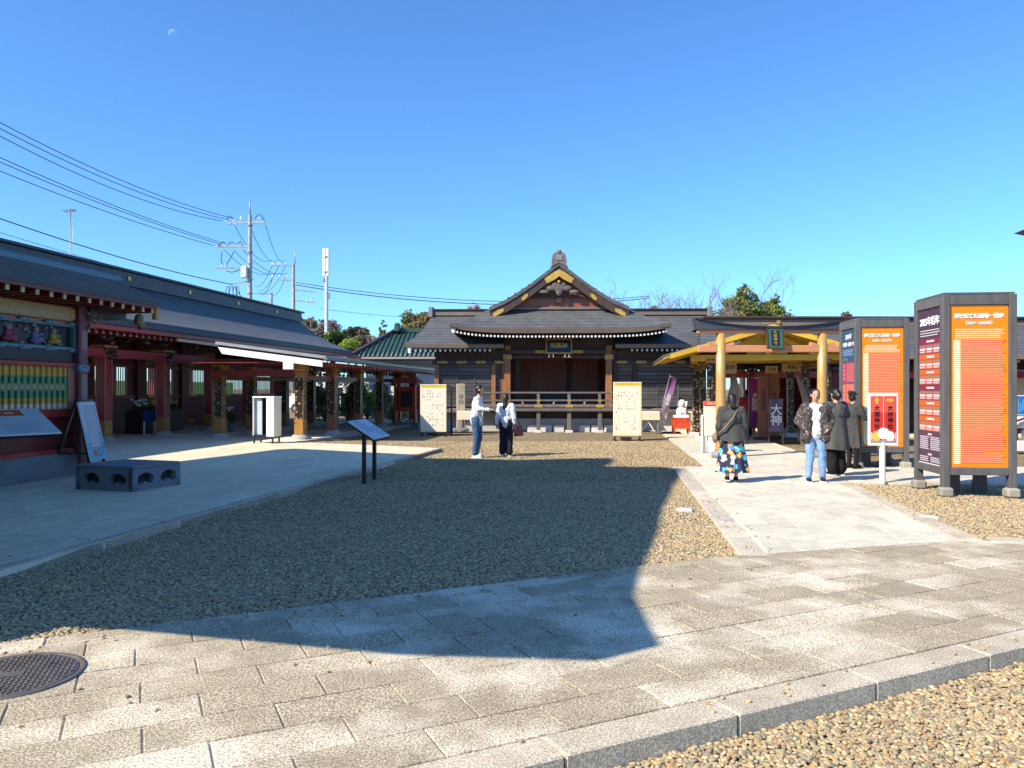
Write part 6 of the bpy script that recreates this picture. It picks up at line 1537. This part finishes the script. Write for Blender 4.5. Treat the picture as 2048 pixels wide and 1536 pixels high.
# ------------------------------------------------ wires: fitted sag between real ends
def wire(px_pts, S, E, lab, r=.022, tmax=1.0, parent=None):
    """photo points give the sag of a span whose plan runs straight from S to E"""
    S, E = Vector(S), Vector(E); ts, zs = [], []
    for px, py in px_pts:
        m_ = (px-CX)/F; t_ = (m_*S.y - S.x)/((E.x-S.x) - m_*(E.y-S.y)); Y = S.y+(E.y-S.y)*t_
        ts.append(t_); zs.append(EYE-(py-HY)/F*Y)
    cf = np.polyfit(ts, zs, min(2, len(ts)-1)); n = 26
    P = [(S.x+(E.x-S.x)*t_, S.y+(E.y-S.y)*t_, float(np.polyval(cf, t_))) for t_ in np.linspace(0, tmax, n)]
    return tag(B().tube(P, r, 5).build('power_line', WIRE), lab, 'cable', 'overhead lines')
E1 = (-29, 22)
for k, (y0_, ym, ye, xe_) in enumerate(((245,352,437,468),(257,362,440,459),(272,376,442,445))):
    wire([(0,y0_),(222,ym),(xe_,ye)], (pp(xe_,0).x, pY), E1, ('topmost','second highest','third highest')[k]+' of the three upper power lines running to the crossarm pole')
for k, (y0_, ym, ye, xe_) in enumerate(((315,406,487,450),(324,412,488,440),(342,424,491,428))):
    wire([(0,y0_),(215,ym),(xe_,ye)], (pp(xe_,0).x, pY), E1, ('upper','middle','lower')[k]+' cable of the second set of power lines meeting the lower crossarm')
wire([(0,437),(225,510),(465,569)], (pp(465,0).x, pY), E1, 'thick telephone cable sloping to the small bracket of the crossarm pole', .03)
wire([(0,465),(225,531),(440,585)], (pp(440,0).x, pY), E1, 'thin faint cable just above the corridor ridge', .014)
def span(a, b_, Ya, Yb, sag, lab, r=.022):
    A, Bv = W(*a, Ya), W(*b_, Yb); P = [A.lerp(Bv, k/14) - Vector((0,0,sag*4*(k/14)*(1-k/14))) for k in range(15)]
    return tag(B().tube(P, r, 5).build('power_line', WIRE), lab, 'cable', 'overhead lines')
for k, (a, b_) in enumerate((((470,452),(545,520)),((502,457),(558,520)),((531,450),(572,521)))): span(a, b_, pY, pY2, 1.0, ('first','second','last')[k]+' of three drooping lines from the upper crossarm to the slim pole')
for k, (a, b_) in enumerate((((449,500),(545,547)),((467,500),(560,546)),((486,500),(575,546)))): span(a, b_, pY, pY2, .7, ('first','second','last')[k]+' of three drooping lines from the lower crossarm to the slim pole')
for k, (a, b_) in enumerate((((545,530),(508,571)),((558,530),(514,580)),((572,530),(525,583)),((545,556),(519,584)),((570,556),(540,586)))): span(a, b_, pY2, pY3, .9, ('first','second','third','fourth','fifth')[k]+' thin line from the slim pole to the small distant pole', .03)
span((592,565), (1300,592), pY2, pY2+8, 1.2, 'upper of two long cables passing behind the antenna mast to the stage roof', .035); span((592,570), (1300,596), pY2, pY2+8, 1.3, 'lower of two long cables passing behind the antenna mast to the stage roof', .045)
span((640,617), (1010,630), pY2+4, pY2+10, .6, 'faint lowest cable in front of the far trees', .02)
span((470,572), (500,606), pY, pY+10, .3, 'short cable dropping from the bracket of the crossarm pole')

# ------------------------------------------------ trees
def leafmat(name, cols, trans=.25):
    m, t, p = newmat(name)
    ca_ = nd(t, 'ShaderNodeVertexColor', layer_name='Col'); 
    c = mixc(t, .4, ca_.outputs[0], ramp(t, noise(t, coords(t), 1.3, 3), [(.3,(.45,.45,.45)),(.7,(1,1,1))]), 'MULTIPLY')
    t.links.new(c, p.inputs['Base Color']); p.inputs['Roughness'].default_value = .65; p.inputs['Specular IOR Level'].default_value = .25
    tl = nd(t, 'ShaderNodeBsdfTranslucent'); t.links.new(c, tl.inputs[0]); mx = nd(t, 'ShaderNodeMixShader'); mx.inputs[0].default_value = .3; t.links.new(p.outputs[0], mx.inputs[1]); t.links.new(tl.outputs[0], mx.inputs[2]); t.links.new(mx.outputs[0], t.nodes['Material Output'].inputs[0])
    return m
LEAF = leafmat('leaf', None); BARK = M('bark', (.10,.075,.058), .9, .35, 6, 50, .5); BARK_L = M('pale_cherry_bark', (.25,.19,.22), .9, .3, 6, 50, .4)
def leaves(name, parent, blobs, n, size, cols, seed):
    """leaf-sized faces scattered in clumps through a crown; blobs = (centre, radii)"""
    g_ = np.random.default_rng(seed); vol = np.array([r[0]*r[1]*r[2] for _, r in blobs])**.8; vol /= vol.sum()
    nc = max(10, n//26); cl = g_.choice(len(blobs), nc, p=vol)
    C = np.array([b_[0] for b_ in blobs])[cl]; Rr = np.array([b_[1] for b_ in blobs])[cl]
    d = g_.normal(size=(nc,3)); d /= np.linalg.norm(d, axis=1)[:,None]; cc = C + d*Rr*(g_.uniform(.45,1.02,(nc,1)))
    pick = g_.integers(0, nc, n); P = cc[pick] + g_.normal(size=(n,3))*(Rr[pick].mean(1)[:,None])*.16
    a = g_.normal(size=(n,3)); a /= np.linalg.norm(a, axis=1)[:,None]; b_ = g_.normal(size=(n,3)); b_ -= a*(a*b_).sum(1)[:,None]; b_ /= np.linalg.norm(b_, axis=1)[:,None]
    s = size*g_.uniform(.6,1.4,(n,1)); V = np.stack([P-a*s, P+b_*s*.55, P+a*s, P-b_*s*.55], 1).reshape(-1,3)
    me = bpy.data.meshes.new(name); me.vertices.add(4*n); me.vertices.foreach_set('co', V.ravel()); me.loops.add(4*n); me.loops.foreach_set('vertex_index', np.arange(4*n)); me.polygons.add(n); me.polygons.foreach_set('loop_start', np.arange(0,4*n,4)); me.polygons.foreach_set('loop_total', np.full(n,4)); me.update(calc_edges=True)
    cs = np.array(cols)[g_.integers(0, len(cols), nc)][pick]*g_.uniform(.7,1.3,(n,1)); cs = np.clip(cs*2.3, 0, 1)
    at = me.color_attributes.new('Col','FLOAT_COLOR','CORNER'); at.data.foreach_set('color', np.repeat(np.column_stack([cs, np.ones(n)]), 4, 0).ravel().astype(np.float32)); me.materials.append(LEAF)
    return link(name, me, parent)
def tree(px, ptop, pbot, Y, half, kind, lab, seed, n=5000, cols=None, group='trees behind the shrine'):
    base = W(px, 778, Y); H = EYE-(ptop-HY)/F*Y; hw = half/F*Y
    t_ = thing('tree', (base.x, Y, -.1), 0, lab, 'tree', group); rg = random.Random(seed)
    blobs = []; z0_ = EYE-(pbot-HY)/F*Y
    tr_ = B().tube([(0,0,0),(rg.uniform(-.2,.2),0,H*.4),(rg.uniform(-.3,.3),0,H*.85)], [H*.03,H*.02,H*.006], 8)
    if kind == 'cone':
        zb = z0_-1.5
        for q in range(13):
            f = q/12; r_ = hw*min(1.0, 1.12*(1-f)**.72)*(.88+.24*rg.random())+.06*hw
            for w_ in range(2 if f < .75 else 1):
                a = rg.uniform(0,6.28); blobs.append(((r_*.35*math.cos(a), r_*.35*math.sin(a), zb+(H-zb)*f*.97), (r_*.78, r_*.78, (H-zb)*.075)))
    else:
        zc_ = H-hw*.80
        for q in range(14):
            a = rg.uniform(0,6.28); e = rg.uniform(-.5,1.0); d = hw*.66*math.sqrt(max(0,1-e*e))*rg.uniform(.6,1.05); zz = zc_+hw*.5*e; r_ = hw*rg.uniform(.22,.40)
            blobs.append(((d*math.cos(a), d*math.sin(a), zz), (r_, r_, r_*.8)))
            tr_.tube([(0,0,max(.2,zc_-hw*.9)),(d*.5*math.cos(a),d*.5*math.sin(a),zz-hw*.3),(d*math.cos(a),d*math.sin(a),zz)], [H*.012,H*.008,H*.003], 6)
    tr_.build('trunk', BARK, t_); leaves('crown', t_, blobs, int(n*2.2), H*.007+.05, cols, seed); return t_
GRE = [(.055,.085,.025),(.075,.105,.03),(.035,.06,.02),(.10,.12,.035)]; OLI = [(.14,.125,.04),(.10,.10,.033),(.17,.15,.05)]; LIM = [(.17,.21,.03),(.13,.18,.03),(.21,.23,.05)]; RUS = [(.16,.10,.05),(.13,.09,.04),(.18,.13,.06),(.09,.09,.04)]; MAU = [(.17,.135,.125),(.14,.115,.10),(.16,.13,.09),(.09,.09,.05)]
tree(640,622,690,72,44,'round','mauve brown autumn tree behind the white antenna mast',11,3600,MAU)
tree(668,655,700,58,40,'round','dark green bushy tree at the end of the corridor roof',12,5000,GRE)
tree(697,672,705,56,26,'round','lime green bushy tree at the end of the corridor roof',13,4200,LIM)
tree(728,655,700,80,36,'round','brownish round tree between the corridor end and the green roofed house',14,3600,RUS+MAU)
tree(768,636,690,84,18,'cone','narrow dark conifer above the green tiled ridge',15,3200,GRE)
tree(817,604,680,88,34,'cone','tall pointed conifer behind the green tiled house',16,4600,GRE+OLI)
tree(846,622,690,82,40,'round','rust coloured autumn tree beside the tall pointed conifer',17,4200,RUS)
tree(945,606,660,86,42,'round','thin reddish autumn tree above the stage wing ridge',18,2600,[(.22,.12,.13),(.18,.10,.11)])
tree(612,632,690,76,30,'round','olive green tree just past the end of the corridor ridge',29,3400,GRE+OLI)
tree(712,648,700,82,34,'round','grey brown autumn tree behind the lime green tree',30,3000,MAU+RUS)
tree(780,665,700,78,22,'round','dark green tree half hidden by the green tiled ridge',27,2600,GRE)
tree(1484,562,640,62,72,'cone','broad dark conifer rising behind the torii roof',19,8000,OLI+GRE)
tree(1547,582,640,64,46,'cone','bushy lighter conifer beside the broad dark conifer',20,6000,GRE+LIM[:1]+OLI)
tree(1312,602,640,70,28,'cone','small rounded conifer between the bare cherry trees',21,3000,OLI)
tree(1690,622,670,74,22,'round','mauve bare-looking tree top above the red hall ridge',28,1500,MAU)
tree(1480,700,790,44,30,'round','sunlit green tree seen through the torii passage',22,4200,GRE+LIM)
tree(1860,690,790,40,40,'round','green tree behind the red hall',23,2500,GRE)
def bare(px, ptop, Y, half, lab, seed, lean=0):
    base = W(px, 778, Y); H = EYE-(ptop-HY)/F*Y; rg = random.Random(seed); hw = half/F*Y
    t_ = thing('bare_tree', (base.x, Y, -.1), 0, lab, 'tree', 'bare cherry trees'); tk, br = B(), B()
    tk.tube([(0,0,0),(.1,0,H*.18),(lean*.3,0,H*.36)], [H*.05,H*.04,H*.032], 8)
    def grow(p0, d, L, r, lev):
        n = 4; P = [p0]; q = p0.copy(); dd = d.copy()
        for k in range(n):
            dd = (dd + Vector((rg.uniform(-.22,.22), rg.uniform(-.22,.22), rg.uniform(-.05,.16)))).normalized(); q = q + dd*L/n; P.append(q.copy())
        br.tube(P, [r*(1-.55*k/n) for k in range(n+1)], 5 if lev < 2 else 3, caps=False)
        if lev >= 4: return
        for k in range(rg.choice((3,4,4)) if lev else 5):
            i = rg.randint(1, n); s = rg.choice((-1,1)); ax = Vector((rg.uniform(-1,1), rg.uniform(-1,1), rg.uniform(-.15,.6))).normalized()
            grow(P[i], (dd*.65+ax*.75).normalized(), L*rg.uniform(.5,.75), r*.5, lev+1)
    for k in range(6):
        a = -1+2*(k+.5)/6; d = Vector((a*1.25+lean*.3, rg.uniform(-.5,.5), rg.uniform(.55,1.0))).normalized()
        grow(Vector((lean*.3,0,H*.34)), d, H*.36*rg.uniform(.8,1.1), H*.011, 0)
    tk.build('trunk', BARK_L, t_); br.build('branches', BARK_L, t_); return t_
bare(1290,556,54,80,'bare spreading cherry tree behind the stage hall gable',31)
bare(1385,572,56,62,'bare cherry tree with drooping twigs beside the stage wing ridge',33)
bare(1500,572,68,55,'tall bare tree whose twigs rise behind the broad conifer',35)
# shrubs behind the porch
def shrub(px, Y, ht, wd, lab, seed, cols):
    base = W(px, 800, Y); s = thing('shrub', (base.x, Y, -.05), 0, lab, 'shrub', 'shrubs beyond the porch'); rg = random.Random(seed)
    bl = [((rg.uniform(-.5,.5)*wd, rg.uniform(-.4,.4)*wd, ht*rg.uniform(.3,.78)), (wd*.42, wd*.42, ht*.24)) for k in range(7)]
    st_ = B()
    for c_, r_ in bl: st_.tube([(0,0,0),(c_[0]*.5,c_[1]*.5,c_[2]*.6),c_], [.03,.022,.01], 5)
    st_.build('stems', BARK, s); leaves('foliage', s, bl, 2600, .055, cols, seed)
shrub(695,38,2.5,1.3,'tall glossy green shrub between the second and third porch posts',41,GRE+LIM[:1]); shrub(735,41,2.3,1.3,'feathery green shrub between the middle porch posts',42,GRE+LIM); shrub(766,43,1.9,1.1,'low mixed green shrub behind the later porch posts',43,GRE+OLI); shrub(800,38.5,1.0,.8,'low yellowish shrub by the last porch post',44,LIM+OLI); shrub(650,37,2.2,1.1,'dark green shrub just behind the first porch post',45,GRE)
bld = thing('low_fence_wall', (*W(770, 800, 44.5)[:2], 0), R(-2), 'grey panel fence with a pale top rail behind the shrubs', 'fence')
for k in range(6): part('fence_panel', GREY_M, bld, -4+k*1.4, -4+k*1.4+1.36, 0, .05, .0, 1.25)
part('top_rail', WHITE, bld, -4, 4.4, -.04, .09, 1.25, 1.33)
wv = thing('van', (*W(640, 800, 52)[:2], 0), R(82), 'white van parked behind the corridor, partly hidden by shrubs', 'van')
b = B().ext([(-.85,-2.1,.35),(-.85,2.1,.35),(-.85,2.15,1.0),(-.85,1.6,1.15),(-.85,1.1,1.85),(-.85,-2.0,1.95),(-.85,-2.15,1.2)], (1.7,0,0)); b.build('body', WHITE, wv, fix=True)
for sx in (-.86,.86):
    for y0_, y1_ in ((-1.9,-.7),(-.6,.9)): part('window', MATS['dark_glass'], wv, sx-.01, sx+.01, y0_, y1_, 1.15, 1.7)
    for y in (-1.35,1.35):
        wh = B().cyl((0,0,-.1), .32, .2, 18).build('wheel', BLACK, wv, (sx*.92,y,.32), (0,R(90),0)); B().cyl((0,0,-.105), .18, .21, 14).build('rim', GREY_M, wh)
# daytime moon
md = (W(346, 67, 1.0)-Vector((0,0,EYE)))*6000
m, t, p = newmat('moon_dust'); df = nd(t, 'ShaderNodeBsdfDiffuse'); tp = nd(t, 'ShaderNodeBsdfTransparent'); ad = nd(t, 'ShaderNodeAddShader')
t.links.new(ramp(t, noise(t, coords(t, 'obj'), .04, 3), [(.35,(.05,.05,.05)),(.65,(.16,.155,.15))]), df.inputs[0]); t.links.new(df.outputs[0], ad.inputs[0]); t.links.new(tp.outputs[0], ad.inputs[1]); ge = nd(t, 'ShaderNodeNewGeometry'); mx = nd(t, 'ShaderNodeMixShader'); t.links.new(ge.outputs['Backfacing'], mx.inputs[0]); t.links.new(ad.outputs[0], mx.inputs[1]); t.links.new(tp.outputs[0], mx.inputs[2]); t.links.new(mx.outputs[0], t.nodes['Material Output'].inputs[0])
tag(B().ell((0,0,0),(34,34,34),32,20).build('moon', m, None, md), 'pale half moon in the clear blue sky', 'moon')

# ------------------------------------------------ the main hall that throws the big shadow (stands left of the frame)
s2 = Vector((math.cos(SUN_AZ), math.sin(SUN_AZ), 0)); p2 = Vector((-s2.y, s2.x, 0)); tanE = math.tan(SUN_EL); A0 = -2.0
sil = [(3.52,3.40),(4.45,4.02),(5.5,5.08),(6.6,6.3),(7.75,7.5),(9.5,9.45),(11.0,11.2),(11.7,11.35),(12.6,10.5),(13.2,11.3),(13.9,11.8),(15.0,9.6),(16.0,8.4),(18.0,7.2),(19.82,6.24),(18.7,4.9),(17.6,3.4),(17.2,-2.9),(6.6,-2.9),(5.95,.0),(6.1,.3),(6.25,.55),(6.0,.85),(5.5,1.30),(4.25,2.45)]
mhl = thing('main_hall', A0*s2+11.5*p2, math.atan2(p2.y, p2.x), 'great main hall with a steep curved roof casting the big shadow', 'shrine building')
def HP(q, a, back=0.0): return Vector((q-11.5, back, max(-.1, (a-A0)*tanE)))
roofpts = [e for e in sil if e[1] > -2]
B().ext([HP(*e) for e in roofpts], (0,.5,0)).build('gable_front', WOOD_D, mhl, fix=True)
B().ext([HP(6.7,-2.1), HP(6.7,3.6), HP(8.8,7.2), HP(11.6,9.6), HP(14.0,9.4), HP(16.8,5.6), HP(16.8,-2.1)], (0,7.5,0)).build('hall_body', RED_D, mhl, (0,.52,0), fix=True)
B().ext([HP(6.5,4.1), HP(11.6,10.0), HP(14.2,9.8), HP(17.4,6.0), HP(17.4,5.7), HP(14.2,9.5), HP(11.6,9.7), HP(6.5,3.8)], (0,8.5,0)).build('hall_roof', ROOF, mhl, (0,.52,0), fix=True)
for q in (7,10.3,13.6,16.5): part('pillar', RED, mhl, q-11.5-.2, q-11.5+.2, -.5, -.1, 0, 2.6)
